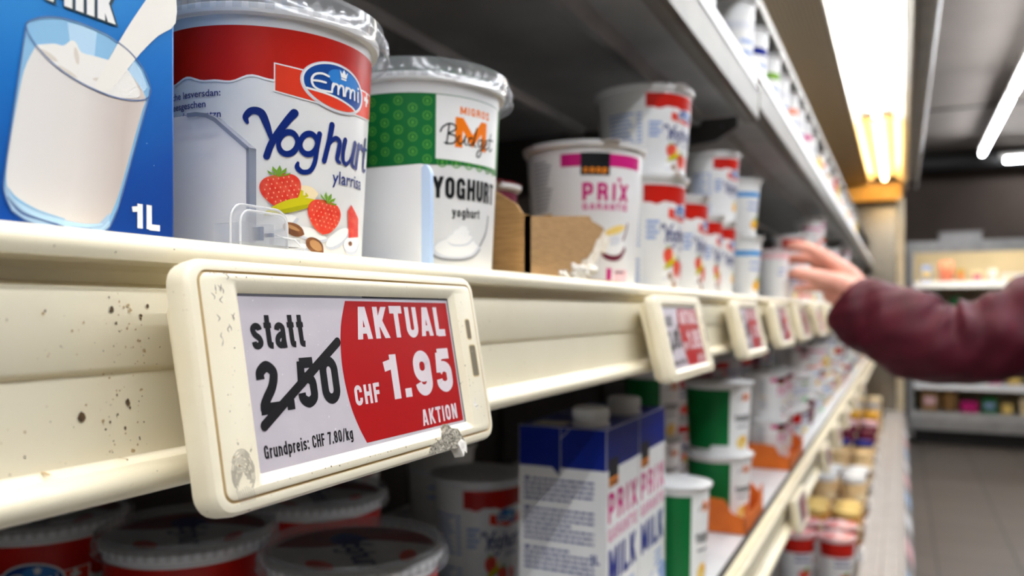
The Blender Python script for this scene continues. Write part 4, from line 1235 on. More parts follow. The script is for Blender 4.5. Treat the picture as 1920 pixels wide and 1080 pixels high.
def prix_carton(y0, W, label, rz=0.):
    D, H = .081, .2
    t = thing('milk_carton', label, 'milk carton', (-.222, y0, -.30), rz, 'white and blue milk cartons on the lower shelf')
    if 'prixc' not in MC:
        b = MB()
        b.box((-D, 0, 0), (0, W, H), 'carton_white')
        p = Print()                                  # face towards the aisle
        w = W * 1000
        p.rect(.3, 165, w - .3, 199.6, 'deep_blue', 1)
        p.rect(6, 150, 31, 174, 'ink_black', 2); p.rect(6, 151, 31, 158, 'coop_orange', 3); p.cond('coop', 8, 152.4, 29, 4.6, 'ink_black', 4, .2)
        p.cond('PRIX', 4, 120, w - 5, 25, 'magenta', 2, .17, .2)
        p.cond('GARANTIE', 4, 104, w - 5, 11, 'magenta_soft', 2, .13)
        p.cond('MILK', 5, 68, w - 8, 29, 'deep_blue', 2, .2)
        for k in range(3): p.rect(52, 56 - k * 6, 76, 59 - k * 6, 'text_blue_pale', 2)
        p.poly([(0, 0), (0, 34), (14, 40), (26, 33), (44, 42), (60, 36), (76, 46), (w, 38), (w, 0)], 'text_blue_pale', 1)
        p.poly([(0, 0), (0, 20), (20, 24), (50, 16), (70, 20), (w, 14), (w, 0)], 'leaf_green', 2)
        drop(p, 48, 24, 22, 16, 10, 'ink_white', 3); drop(p, 44, 26, 7, 5, 20, 'choc', 4)
        b.decal(p, lambda x, y, l: (.00008 * l, x * .001, y * .001))
        p = Print()                                  # side towards the lens: x runs from back to front
        d = D * 1000
        p.rect(.3, 165, d - .3, 199.6, 'deep_blue', 1)
        p.stroke([(39.4, 199), (39.4, 158)], .5, 'pale_grey', 2); p.poly([(31, 165.5), (39.2, 165.5), (38.2, 158)], 'deep_blue', 2)
        p.stroke([(39.4, 190), (48, 199)], .5, 'pale_grey', 2)
        r = random.Random(4)
        for k in range(19):
            z = 153 - k * 4.3
            if k in (5, 13): continue
            if k in (0, 6, 14): p.poly(ell(8, z + 1, 3, 1.6, 12), 'deep_blue', 2)
            x = 13 if k in (0, 6, 14) else 5
            e = 70 if k % 5 != 4 else 40 + r.random() * 10
            while x < e:
                l = r.uniform(3, 9)
                p.rect(x, z, min(x + l, e), z + 1.9, 'text_blue', 2); x += l + 1.0
        p.cond('1L', 66, 86, 75, 8, 'deep_blue', 2, .17)
        p.rect(4, 0, d - 2, 60, 'text_blue_pale', 1); p.rect(6, 44, 36, 54, 'pale_grey', 2); p.poly(ell(12, 58, 5, 2.2, 12), 'deep_blue', 3)
        for k in range(7): p.rect(8, 38 - k * 4.6, 60 - (k * 7 % 20), 40 - k * 4.6, 'text_blue', 3)
        b.decal(p, lambda x, y, l: (x * .001 - D, -.00008 * l, y * .001))
        p = Print(); p.rect(-d + .4, .4, -.4, w - .4, 'deep_blue', 1); p.rect(-d + 8, 8, -d + 38, 34, 'cardboard_raw', 2)
        p.stroke([(-d + 2, w / 2), (-2, w / 2)], .6, 'text_blue', 2)
        b.decal(p, lambda x, y, l: (x * .001, y * .001, H + .00008 * l))
        MC['prixc'] = b.mesh('milk_carton_body')
        b = MB()
        b.lathe([(.0165, 0), (.0165, .003), (.0145, .0035), (.0145, .005), (.0155, .006), (.0155, .015), (.014, .0165), (.012, .0162), (.0001, .0158)], 'white_pot', 36)
        for q in range(30):
            a = q * .2094
            b.box((0, 0, 0), (0, 0, 0), 'white_pot') if 0 else None
            c, s = math.cos(a), math.sin(a)
            b.add([(.0154 * c - .0005 * s, .0154 * s + .0005 * c, .0065), (.0154 * c + .0005 * s, .0154 * s - .0005 * c, .0065), (.0162 * c, .0162 * s, .0065), (.0154 * c - .0005 * s, .0154 * s + .0005 * c, .0148), (.0154 * c + .0005 * s, .0154 * s - .0005 * c, .0148), (.0162 * c, .0162 * s, .0148)], [(0, 1, 2), (3, 5, 4), (0, 2, 5, 3), (1, 4, 5, 2)], 'white_pot')
        MC['prixcap'] = b.mesh('milk_carton_cap')
    o = link('body', MC['prixc'], t)
    link('cap', MC['prixcap'], t, (-.022, .022 if y0 < .7 else .006 + .016, H))
    return t

def dividers():
    # frosted clear divider beside the strawberry pot
    t = thing('shelf_divider', 'frosted clear plastic divider with clip in front of the big red pot', 'shelf divider', (-.1965, .205, .0205), group='shelf dividers')
    pl = [(-.0012, .001), (-.0012, .034), (-.0165, .0455), (-.0205, .0475), (-.026, .0485), (-.30, .0485), (-.30, .001)]
    b = MB(); b.ext(pl, xz, -.0011, .0011, 'clear_divider'); b.build('plate', t)
    b = MB()
    e = [(-.0008, .0012), (-.0008, .0345), (-.0165, .0462), (-.0207, .0482), (-.026, .0492), (-.030, .0492)]
    for i in range(len(e) - 1):
        (xa, za), (xb, zb) = e[i], e[i + 1]
        d = Vector((xb - xa, zb - za)).normalized() * .0014
        b.ext([(xa, za), (xb, zb), (xb - d.y, zb + d.x), (xa - d.y, za + d.x)], xz, -.0016, .0016, 'divider_edge')
    b.build('edge_strip', t)
    b = MB()
    arch = [(-.0125, 0)] + arc(-.0075, .0085, .005, 180, 90, 5) + arc(.0085, .0085, .005, 90, 0, 5) + [(.0135, 0)]
    arch2 = [(-.0105, .0)] + arc(-.0065, .0075, .004, 180, 90, 5) + arc(.0075, .0075, .004, 90, 0, 5) + [(.0115, 0)]
    b.ext([(u, v + .001) for u, v in arch], yz, .0008, .0026, 'clear_clip')
    b.ext([(u, v + .001) for u, v in arch2], yz, .0034, .0044, 'clear_clip')
    b.box((-.012, -.006, .001), (.003, -.0035, .009), 'clear_clip'); b.box((-.012, .0035, .001), (.003, .006, .009), 'clear_clip')
    b.box((.001, -.0022, .003), (.0052, -.0012, .0075), 'divider_edge'); b.box((.001, .0026, .0045), (.0052, .0036, .0058), 'divider_edge')
    b.box((-.002, -.013, .0005), (.006, .018, .0018), 'clear_clip'); b.box((.001, .006, .0018), (.005, .017, .0045), 'clear_clip')
    for ar, xx in ((arch, .0018), (arch2, .0040)):
        b.tube([(xx, u, v + .001) for u, v in ar], .00042, 'clip_edge', 6)
    b.tube([(.0018, .006, .0062), (.004, .0085, .005), (.0052, .0135, .0046), (.0055, .0175, .002)], .0004, 'clip_edge', 6)
    c = b.build('clip', t); c['label'] = 'clear clip with rounded arch at the foot of the divider'
    # white card divider beside the green pot
    t = thing('shelf_divider', 'white card divider with pale blue edge beside the green and white pot', 'shelf divider', (-.1985, .3215, .0205), group='shelf dividers')
    r = .006
    o = [(0, .001)] + arc(-r, .049 - r, r, 0, 90, 6) + [(-.30, .049), (-.30, .001)]
    b = MB(); b.ext(o, xz, -.001, .001, 'card_white'); b.build('card', t)
    o = [(.0002, .0008)] + arc(-r, .0492 - r, r + .0002, 0, 60, 5) + [(-.0048, .047), (-.0048, .0008)]
    b = MB(); b.ext(o, xz, -.0013, .0013, 'card_blue_edge'); b.build('edge_strip', t)

def cardboard_tray():
    t = thing('cardboard_tray', 'torn brown cardboard tray on the shelf between the green pot and the pink banded pot', 'tray', (0, 0, .0205))
    b = MB()
    side = [(-.1975, .0005), (-.1975, .036), (-.2025, .0375), (-.206, .043), (-.2244, .0545), (-.26, .066), (-.36, .068), (-.36, .0005)]
    b.ext(side, xz, .4285, .4315, 'cardboard')
    front = [(.4285, .0005), (.4285, .036), (.434, .0362), (.531, .0465), (.536, .0435), (.556, .0415), (.562, .040), (.552, .033), (.546, .031), (.537, .022), (.527, .0165), (.517, .015), (.512, .009), (.500, .006), (.484, .003), (.470, .0005)]
    b.ext(front, yz, -.2005, -.1975, 'cardboard')
    b.box((-.36, .43, .0005), (-.1985, .60, .0025), 'cardboard')
    b.build('carton_wall', t)
    b = MB()                                        # torn liner along the broken edge
    r = random.Random(2)
    up = [(.484, .003), (.500, .006), (.512, .009), (.517, .015), (.527, .0165), (.537, .022), (.546, .031), (.552, .033), (.562, .040)]
    lo = [(y + r.uniform(.006, .016), z - r.uniform(.004, .011)) for y, z in up]
    lo = [(y, max(.0006, z)) for y, z in lo]
    b.ext(up + lo[::-1], yz, -.2002, -.1982, 'cardboard_raw')
    for j in range(16):
        y, z, s = r.uniform(.468, .535), r.uniform(.002, .010), r.uniform(.002, .0048)
        b.add([(-.1975 + r.uniform(-.004, .003) + s * r.uniform(.5, 1) * math.cos(a) * math.cos(e), y + 1.6 * s * r.uniform(.6, 1.2) * math.sin(a) * math.cos(e), z + s * math.sin(e)) for e in (-.8, 0, .8) for a in [k * 1.047 for k in range(6)]],
              [(i * 6 + k, i * 6 + (k + 1) % 6, i * 6 + 6 + (k + 1) % 6, i * 6 + 6 + k) for i in range(2) for k in range(6)] + [(0, 5, 4, 3, 2, 1), (12, 13, 14, 15, 16, 17)], 'torn_white')
    o = b.build('torn_edge', t); o['label'] = 'frayed white torn edge of the tray front'

ORD = ['first', 'second', 'third', 'fourth', 'fifth', 'sixth', 'seventh', 'eighth', 'ninth', 'tenth', 'eleventh', 'twelfth', 'thirteenth', 'fourteenth', 'fifteenth', 'sixteenth', 'seventeenth', 'eighteenth', 'nineteenth', 'twentieth', 'twenty first', 'twenty second', 'twenty third', 'twenty fourth', 'twenty fifth', 'twenty sixth', 'twenty seventh', 'twenty eighth', 'twenty ninth', 'thirtieth']
WORD = {'blue': 'white pot with a light blue band', 'blue2': 'white pot with a dark blue band', 'green': 'white pot with a green band', 'pinkpot': 'white pot with a pink band', 'orange': 'white pot with a salmon band', 'gold': 'white pot with a gold band', 'plain': 'plain white pot', 'choc': 'white pot with a brown band', 'redpot': 'white pot with a broad red top', 'plumpot': 'dark plum coloured pot', 'yellow': 'yellow topped pot', 'stack': 'red and white strawberry pot', 'peach': 'red and white peach pot', 'migros': 'green and white pot', 'prix': 'white pot with pink lettering'}

def main_products():
    z = .0207
    G = 'yoghurt pots on the eye level shelf'
    pot('emmi', .0436, .093, -.2416, .2595, z, -6, 'big red and white strawberry pot under a clear lid behind the frosted divider', G, lid='clear', k=.9, seg=96)
    pot('migros', .0446, .100, -.2425, .3806, z, -15, 'green and white pot under a clear lid beside the white card divider', G, lid='clear', k=.9, seg=96)
    pot('prix', .0498, .116, -.2468, .6505, z, -45, 'white pot with black and pink band standing behind the torn cardboard tray', G, lid='foil_white', k=.86, seg=96)
    pot('plumpot', .030, .072, -.294, .545, z + .0029, -40, 'small dark red pot half hidden inside the cardboard tray', G, lid='foil_red', k=.85)
    pot('stack', .0485, .1125, -.2460, .8060, z, -26, 'red and white strawberry pot at the foot of the tallest stack', G)
    pot('stack', .0495, .093, -.2472, .8300, z + .1145, -30, 'red and white strawberry pot on top of the tallest stack', G)
    pot('stack', .0400, .1080, -.2391, .9200, z, -20, 'strawberry pot peeping out just behind the tallest stack', G)
    pot('stack', .0346, .0960, -.2341, 1.0050, z, -16, 'narrow strawberry pot squeezed between the two stacks', G)
    pot('peach', .0350, .0960, -.2341, 1.0900, z, -26, 'red and white peach pot at the foot of the second stack', G)
    pot('peach', .0362, .0940, -.2349, 1.1121, z + .0976, -34, 'red and white peach pot on top of the second stack', G)
    pot('blue', .0326, .0950, -.2315, 1.3108, z, -20, 'white pot with a light blue band at the foot of the third stack', G, k=.8)
    pot('blue', .0330, .0870, -.2324, 1.2990, z + .0966, -20, 'white pot with a light blue band on top of the third stack', G, k=.78)
    pot('held', .0304, .0970, -.2306, 1.6689, z + .003, -30, 'white and pale pink pot gripped by the hand', G, lid='foil_pink')
    # the pots beyond the hand, front row, some two high
    st = ['blue2', 'redpot', 'pinkpot', 'yellow', 'plain', 'stack', 'green', 'blue', 'orange', 'plumpot', 'redpot', 'gold', 'pinkpot', 'blue2', 'plain', 'yellow', 'stack', 'blue', 'choc', 'pinkpot', 'green', 'orange', 'plain', 'redpot', 'blue2', 'gold', 'pinkpot', 'plain']
    y = 1.80
    for i, s in enumerate(st):
        r = .030 + .006 * ((i * 5) % 3) / 2
        hh = .066 + .009 * ((i * 7) % 3)
        pot(s, r, hh, -.2 - r, y + r, z, -25, '%s, %s past the hand, bottom row' % (WORD[s], ORD[i]), 'pots beyond the hand on the eye level shelf', far=True)
        if i % 4 in (1, 2) or i == 4:
            s2 = st[(i + 9) % len(st)]
            pot(s2, r * .98, hh, -.2 - r, y + r, z + hh + .0017, -25, '%s stacked on the %s pot past the hand' % (WORD[s2], ORD[i]), 'pots stacked beyond the hand', far=True)
            if i in (4, 5, 9, 14): pot('pinkpot', r * .96, hh, -.2 - r, y + r, z + 2 * hh + .0034, -25, 'pink banded pot topping a stack of three, %s past the hand' % ORD[i], 'pots stacked beyond the hand', far=True)
        y += 2 * r + .075
    # second row deeper in the shade
    y = 1.45
    for i, s in enumerate(['plumpot', 'choc', 'plain', 'plumpot', 'gold', 'choc', 'plain', 'plumpot', 'choc', 'plain']):
        pot(s, .034, .1, -.40, y, z, -30, '%s in the shaded second row, %s past the tallest stack' % (WORD[s], ORD[i]), 'pots in the shaded second row', far=True)
        y += .16

def main_tickets():
    t = price_ticket('big worn price ticket reading statt 2.50 and AKTUAL CHF 1.95')
    ticket_pose(t, -.167, .2361, -.0191, 10)
    t2 = price_ticket('second ticket along the cream rail, below the stacked strawberry pots', big=False)
    ticket_pose(t2, -.1675, .695, -.0205, 13)
    names = ['third ticket along the cream rail, first past the second', 'fourth ticket along the rail, below the pots with light blue bands', 'fifth ticket along the rail, below the gripped pot', 'sixth ticket along the rail, just past the hand', 'seventh ticket along the rail, under the red cuff', 'eighth ticket along the rail', 'ninth ticket along the rail', 'tenth ticket along the rail', 'eleventh ticket along the rail', 'twelfth and last ticket in view along the rail']
    for i, (y, n) in enumerate(zip((1.036, 1.345, 1.64, 1.98, 2.30, 2.65, 3.0, 3.4, 3.8, 4.3), names)):
        c = copy_tree(t2)
        c['label'] = n
        ticket_pose(c, -.1675, y, -.0205, 13)
    for i, y in enumerate((.80, 1.42, 1.95, 2.3, 2.7, 3.2, 3.8)):
        c = copy_tree(t2)
        c['label'] = ORD[i] + ' price ticket from the lens along the lower shelf rail'
        c['group'] = 'electronic price tickets on the lower rail'
        ticket_pose(c, -.1475, y, -.330, 8)
        c.scale = (.8, .8, .8)

def lower_products():
    z = -.2998
    G = 'yoghurt pots on the lower shelf'
    tubs = [(-.3377, .4464, 'big tub under a clear lid nearest the milk cartons, front row'), (-.4759, .4289, 'big tub under a clear lid, middle of the row behind the front ticket'), (-.620, .4153, 'big tub under a clear lid farthest into the shade'), (-.47, .565, 'big tub in the second row behind the lidded tubs')]
    for x, y, n in tubs:
        pot('emmi', .0575, .136, x, y, z, -40, 'red white ' + n, 'big lidded tubs on the lower shelf', lid='clear', k=.9)
    pot('stack', .0480, .125, -.4112, .7627, z, -40, 'tall red and white pot in the shade left of the milk cartons', G)
    pot('stack', .0480, .130, -.6300, .8068, z, -60, 'red and white pot at the very back, behind the lidded tubs', G)
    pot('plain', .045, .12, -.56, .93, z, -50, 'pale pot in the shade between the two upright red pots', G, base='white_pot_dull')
    prix_carton(.637, .0905, 'white and blue milk carton nearest the lens on the lower shelf')
    prix_carton(.7305, .0905, 'white and blue milk carton behind the nearest one')
    pot('greenwrap', .0330, .112, -.2206, .872, z, -38, 'slim green and white pot right beside the milk cartons', G, k=.86)
    pot('greenwrap', .0455, .094, -.238, 1.175, z + .0015, -45, 'green and white pot sitting low in the near orange tray', G, k=.88, lid='foil_white')
    pot('greenwrap', .0465, .100, -.240, 1.180, z + .0975, -45, 'green and white pot stacked on the one in the near orange tray', G, k=.88)
    pot('greenwrap', .0455, .110, -.370, 1.290, z + .0897, -45, 'green and white pot in the shade behind the near orange tray, upper', G, k=.88)
    pot('greenwrap', .0455, .088, -.370, 1.290, z, -45, 'green and white pot in the shade behind the near orange tray, lower', G, k=.88)
    def tray(y0, y1, n, x0=-.285, x1=-.187, h=.045):
        t = thing('display_tray', n, 'tray', (0, 0, z), group='orange card trays on the lower shelf')
        b = MB()
        fr = [(y0, 0), (y0, h * .9), (y0 + .02, h * .9), (y0 + .035, h * .45), (y1 - .035, h * .45), (y1 - .02, h * .9), (y1, h * .9), (y1, 0)]
        b.ext(fr, yz, x1 - .0015, x1, 'tray_orange')
        b.ext([(x0, 0), (x0, h * 1.1), (x1 - .028, h), (x1 - .018, h * .62), (x1, h * .5), (x1, 0)], xz, y0, y0 + .0015, 'tray_orange')
        b.ext([(x0, 0), (x0, h * 1.1), (x1 - .02, h), (x1, h * .5), (x1, 0)], xz, y1 - .0015, y1, 'tray_orange')
        b.box((x0, y0, 0), (x1, y1, .001), 'tray_orange')
        b.build('card_body', t)
    tray(1.095, 1.245, 'orange card tray under the green and white pots')
    tray(1.575, 1.79, 'orange card tray farther along under the pink lettered pots')
    for i, (y, k) in enumerate(((1.63, 2), (1.735, 2))):
        for j in range(k):
            pot('prix', .0405, .088, -.240, y, z + .0015 + j * .0897, -20, 'pink lettered pot, %s in the far orange tray, %s of its stack' % (('nearer', 'farther')[i], ('bottom', 'top')[j]), 'pots in the far orange tray', far=False)
    # rows that run back behind and beyond
    pool = ['redpot', 'blue', 'pinkpot', 'plain', 'yellow', 'blue2', 'orange', 'stack', 'green', 'gold', 'plum', 'prix']
    pool = [p if p != 'plum' else 'plumpot' for p in pool]
    y = 1.86
    i = 0
    while y < 5.4:
        r = .036 + .005 * (i % 3)
        n = (2, 3, 1, 2, 3, 2)[i % 6]
        hh = .066 + .006 * (i % 2) + (.012 if n < 3 else 0)
        for j in range(n):
            s = pool[(i * 5 + j * 3) % len(pool)]
            pot(s, r, hh, -.20 - r, y + r, z + j * (hh + .0017), -20, '%s, %s %s the far orange tray' % (WORD[s], ORD[i], ('past', 'upper one past', 'topmost past')[j]), 'pots beyond the far orange tray', far=True)
        y += 2 * r + .07
        i += 1
    y = 1.50
    for i in range(11):
        for j in range(2):
            s = ['stack', 'plain', 'redpot', 'plumpot'][(i + 2 * j) % 4]
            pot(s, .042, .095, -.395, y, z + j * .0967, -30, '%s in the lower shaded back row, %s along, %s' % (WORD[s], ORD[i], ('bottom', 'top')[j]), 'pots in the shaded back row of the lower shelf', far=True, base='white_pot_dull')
        y += .155 if i else .2

def upper_products():
    z = .2922
    y = .80
    st = ['plain', 'blue', 'plain', 'blue2', 'green', 'plain', 'orange', 'plain', 'pinkpot', 'plain', 'yellow', 'orange', 'gold', 'plain', 'redpot', 'yellow', 'orange', 'gold', 'plain', 'yellow', 'pinkpot', 'orange', 'plain', 'gold', 'yellow']
    for i, s in enumerate(st):
        r = .034 + .004 * ((i * 3) % 2)
        if y + 2 * r > 1.150 and y < 1.18: y = 1.20
        zz = z if y < 1.165 else z + .02
        hh = (.165, .145, .16, .15)[i % 4] if i < 9 else (.14, .12, .15)[i % 3]
        if zz > z: hh = min(hh, .148)
        pot(s, r, hh, -.197 - r, y + r, zz, -25, '%s on the shelf under the canopy, %s along' % (WORD[s], ORD[i]), 'pots on the shelf under the canopy', far=True, k=.8)
        y += 2 * r + .06 + .02 * (i % 2)

def jar(x, y, z, r, h, glass, lidc, label, group):
    t = thing('jar', label, 'jar', (x, y, z), 0, group)
    k = ('jar', r, h, glass)
    if k not in MC:
        b = MB(); b.lathe([(.0001, .001), (r * .9, .001), (r, .006), (r, h * .78), (r * .86, h * .88), (r * .86, h * .9)], glass, 28)
        p = Print(); p.rect(-26, 25, 26, 62, 'peach_pale', 1); p.rect(-20, 36, 20, 46, 'almond_light', 2)
        b.decal(p, lambda px, py, l: ((r + .0002 * l) * math.cos(px / 40 - .6), (r + .0002 * l) * math.sin(px / 40 - .6), py * .01 * h), 6)
        MC[k] = b.mesh('jar_body')
    if (k, lidc) not in MC:
        b = MB(); b.lathe([(r * .97, h * .86), (r, h * .87), (r, h * .985), (r * .96, h), (.0001, h)], lidc, 28)
        MC[(k, lidc)] = b.mesh('jar_lid')
    link('glass_body', MC[k], t); link('lid', MC[(k, lidc)], t)

def tub_products():
    z = -.7398
    ink('jar_cream', '#e9c893'); ink('jar_amber', '#c98a3a'); ink('jar_dark', '#5b3a24'); ink('lid_yellow', '#f3cf7e')
    # red lidded pots right at the front
    i = 0
    for y in (2.32, 2.45):
        for x, q in ((-.158, 'aisle side'), (-.258, 'inner')):
            pot('redpot', .046, .135, x, y, z, -60, 'red and white lidded pot in the tub, %s, %s row' % (q, ('nearest', 'second')[i]), 'red lidded pots in the tub', lid='foil_pinkwhite', far=True, k=.9)
        i += 1
    rows = [(2.72, 'jar_amber', 'lid_yellow', .042, .115, 2, 'amber jar with a yellow lid'), (2.815, 'jar_amber', 'lid_yellow', .042, .115, 2, 'amber jar with a yellow lid'), (3.10, 'jar_cream', 'ink_white', .042, .15, 1, 'cream jar with a white lid'), (3.20, 'jar_cream', 'ink_white', .042, .15, 1, 'cream jar with a white lid'),
            (3.50, 'jar_dark', 'ink_white', .042, .11, 1, 'dark jar with a white lid'), (3.75, 'jar_cream', 'jar_cream', .042, .13, 1, 'cream jar with a cream lid'), (3.95, 'jar_cream', 'deep_blue', .044, .15, 1, 'cream jar with a blue lid'), (4.3, 'plum', 'plum', .045, .15, 1, 'plum coloured jar'), (4.6, 'plum', 'pink_pale', .045, .16, 1, 'plum jar with a pink lid'), (4.9, 'jar_amber', 'peach', .045, .17, 1, 'amber jar with an orange lid'), (5.2, 'jar_cream', 'grey_plastic', .045, .19, 1, 'cream jar with a grey lid'), (5.5, 'jar_cream', 'peach_pale', .045, .2, 1, 'cream jar with a pale lid')]
    for i, (y, g, l, r, h, n, w) in enumerate(rows):
        for q, x in enumerate((-.155, -.25, -.345)):
            jar(x, y, z + .0012, r, h, g, l, '%s in the tub, %s row, %s' % (w, ORD[i], ('by the ledge', 'middle', 'innermost')[q]), 'jars in the tub')
    for (a, b_, n) in ((2.66, 2.87, 'brown card tray under the amber jars in the tub'), (3.04, 3.26, 'brown card tray under the cream jars in the tub')):
        b = MB(); b.box((-.40, a, z), (-.108, b_, z + .001), 'tray_brown'); b.box((-.40, a, z), (-.108, a + .002, z + .03), 'tray_brown'); b.box((-.40, b_ - .002, z), (-.108, b_, z + .03), 'tray_brown'); b.box((-.1095, a, z), (-.108, b_, z + .02), 'tray_brown')
        tag(b.build('display_tray'), n, 'tray', 'brown card trays in the tub')
    # white ticket holders along the inner ledge and printed tickets on the outer lip
    for i in range(8):
        y = 2.45 + i * .33
        t = thing('ticket_holder', 'small white ticket holder on the tub ledge, %s from the lens' % ORD[i], 'ticket holder', (-.10, y, -.695), 0, 'ticket holders on the tub ledge')
        b = MB(); b.ext([(-.012, 0), (-.004, .03), (0, .032), (.004, .028), (.006, 0)], xz, -.03, .03, 'white_pot'); b.build('clip', t)
        b = MB(); b.ext([(-.0125, .004), (-.0055, .028), (-.0045, .028), (-.0115, .004)], xz, -.026, .026, 'card_white'); b.build('card', t)
    for i in range(9):
        y = 2.2 + i * .36
        b = MB(); b.ext([(.0122, -.6945), (.0315, -.7365), (.0325, -.7358), (.0132, -.6938)], xz, y, y + .2, ('card_blue_edge', 'pink_pale', 'card_white')[i % 3])
        tag(b.build('shelf_ticket'), '%s ticket strip on the sloping outer lip of the tub, %s' % (('pale blue', 'pale pink', 'white')[i % 3], ORD[i]), 'ticket', 'ticket strips on the tub lip')

def back_cooler():
    t = thing('wall_cooler', 'open grey wall cooler with lit shelves at the back of the shop', 'display case', (0, 0, 0))
    YF = 7.8
    b = MB(); b.box((.06, YF + .62, -1.0), (3.3, YF + .66, .56), 'cooler_back'); b.build('back_panel', t)
    b = MB(); b.box((.04, YF - .02, -1.1), (.10, YF + .66, .60), 'metal_grey'); b.build('end_panel', t, bevel=.008)
    b = MB(); b.ext([(YF - .04, .60), (YF - .04, .50), (YF - .02, .50), (YF - .02, .55), (YF + .66, .55), (YF + .66, .60)], yz, .04, 3.3, 'metal_grey'); b.build('canopy', t, sharp=25)
    b = MB(); b.tube([(.12, YF + .03, .525), (3.28, YF + .03, .525)], .012, 'tube_small', 8); b.build('glass_tube', t)
    b = MB(); b.ext([(YF - .06, -1.02), (YF - .06, -.93), (YF - .05, -.87), (YF + .62, -.87), (YF + .62, -1.02)], yz, .06, 3.3, 'metal_grey'); b.box((.10, YF + .06, -1.15), (3.28, YF + .66, -1.02), 'black_rubber'); b.build('base', t, sharp=25)
    levels = (.235, -.02, -.35, -.64)
    for zz in levels:
        b = MB(); b.box((.10, YF + .06, zz - .02), (3.28, YF + .62, zz), 'white_pot_dull'); b.ext([(YF + .02, zz - .035), (YF + .05, zz + .02), (YF + .06, zz + .02), (YF + .06, zz - .035)], yz, .10, 3.28, 'white_pot'); b.build('cooler_shelf', t)
    r = random.Random(21)
    nm = {'.235': 'top', }
    cols = ['peach_pale', 'white_pot', 'salmon', 'butter', 'pot_green', 'cardboard', 'magenta', 'white_pot', 'pink_pale', 'gold', 'text_blue_pale']
    cw = {'peach_pale': 'cream', 'white_pot': 'white', 'salmon': 'salmon', 'butter': 'pale yellow', 'pot_green': 'green', 'cardboard': 'brown', 'magenta': 'pink', 'pink_pale': 'pale pink', 'gold': 'gold', 'text_blue_pale': 'pale blue'}
    for li, zz in enumerate((.236, -.019, -.349, -.639, -.869)):
        x = .16
        i = 0
        while x < 2.0:
            w = r.uniform(.06, .17)
            h = r.uniform(.06, .16) if li else r.uniform(.08, .2)
            c = r.choice(cols) if not (li == 4 and i < 2) else 'cardboard'
            if li == 4 and i < 2: w, h = .13, .17
            b = MB()
            y0 = YF + .09 + r.uniform(0, .03)
            if i % 3 == 1:
                b.lathe([(.0001, 0), (w * .42, 0), (w * .5, h * .1), (w * .5, h * .85), (w * .46, h), (.0001, h)], c, 20, (x + w / 2, y0 + w / 2, zz))
            else:
                b.box((x, y0, zz), (x + w, y0 + .16, zz + h), c)
                b.box((x + w * .15, y0 - .001, zz + h * .3), (x + w * .85, y0 + .01, zz + h * .7), r.choice(cols))
            sh = ('topmost', 'second', 'middle', 'fourth', 'bottom')[li]
            tag(b.build('grocery_pack' if i % 3 != 1 else 'grocery_tub'), '%s %s on the %s shelf of the wall cooler, %s from the end panel' % (cw[c], ('tub' if i % 3 == 1 else 'pack'), sh, ORD[i]), 'grocery pack', 'packs in the wall cooler, %s shelf' % sh)
            x += w + r.uniform(.01, .06)
            i += 1
    b = MB(); b.box((.30, YF + .1, .602), (.62, YF + .35, .68), 'grey_plastic'); b.box((.29, YF + .09, .68), (.63, YF + .36, .69), 'grey_plastic_dark')
    tag(b.build('storage_box', bevel=.006), 'pale grey box lying on top of the wall cooler', 'box')

# ---------------------------------------------------------------- the shopper reaching in from the right
def skin_chains(name, chains, mat, parent, voxel=0., sub=2, smooth=0):
    """one mesh from chains of (x, y, z, radius); each chain is grown with the Skin modifier, then fused"""
    me = bpy.data.meshes.new(name)
    vs, es, rs, roots = [], [], [], []
    for ch in chains:
        o = len(vs)
        roots.append(o)
        for i, p in enumerate(ch):
            vs.append(p[:3]); rs.append(p[3])
            if i: es.append((o + i - 1, o + i))
    me.from_pydata(vs, es, [])
    me.materials.append(MATS[mat])
    o = link(name, me, parent)
    sk = o.modifiers.new('skin', 'SKIN')
    sk.use_smooth_shade = True
    sk.branch_smoothing = .6
    if not me.skin_vertices:
        me.attributes.new('skin_vertices', 'FLOAT_VECTOR', 'POINT') if 0 else None
    for i, s in enumerate(me.skin_vertices[0].data):
        s.radius = (rs[i], rs[i])
        s.use_root = i in roots
    ss = o.modifiers.new('subdivision', 'SUBSURF'); ss.levels = sub; ss.render_levels = sub
    if voxel:
        rm = o.modifiers.new('fuse', 'REMESH'); rm.mode = 'VOXEL'; rm.voxel_size = voxel; rm.use_smooth_shade = True
        sm = o.modifiers.new('smooth', 'SMOOTH'); sm.iterations = smooth or 4; sm.factor = .5
    return o

def dense(pts, n=4):
    return catmull([tuple(p) for p in pts], n)

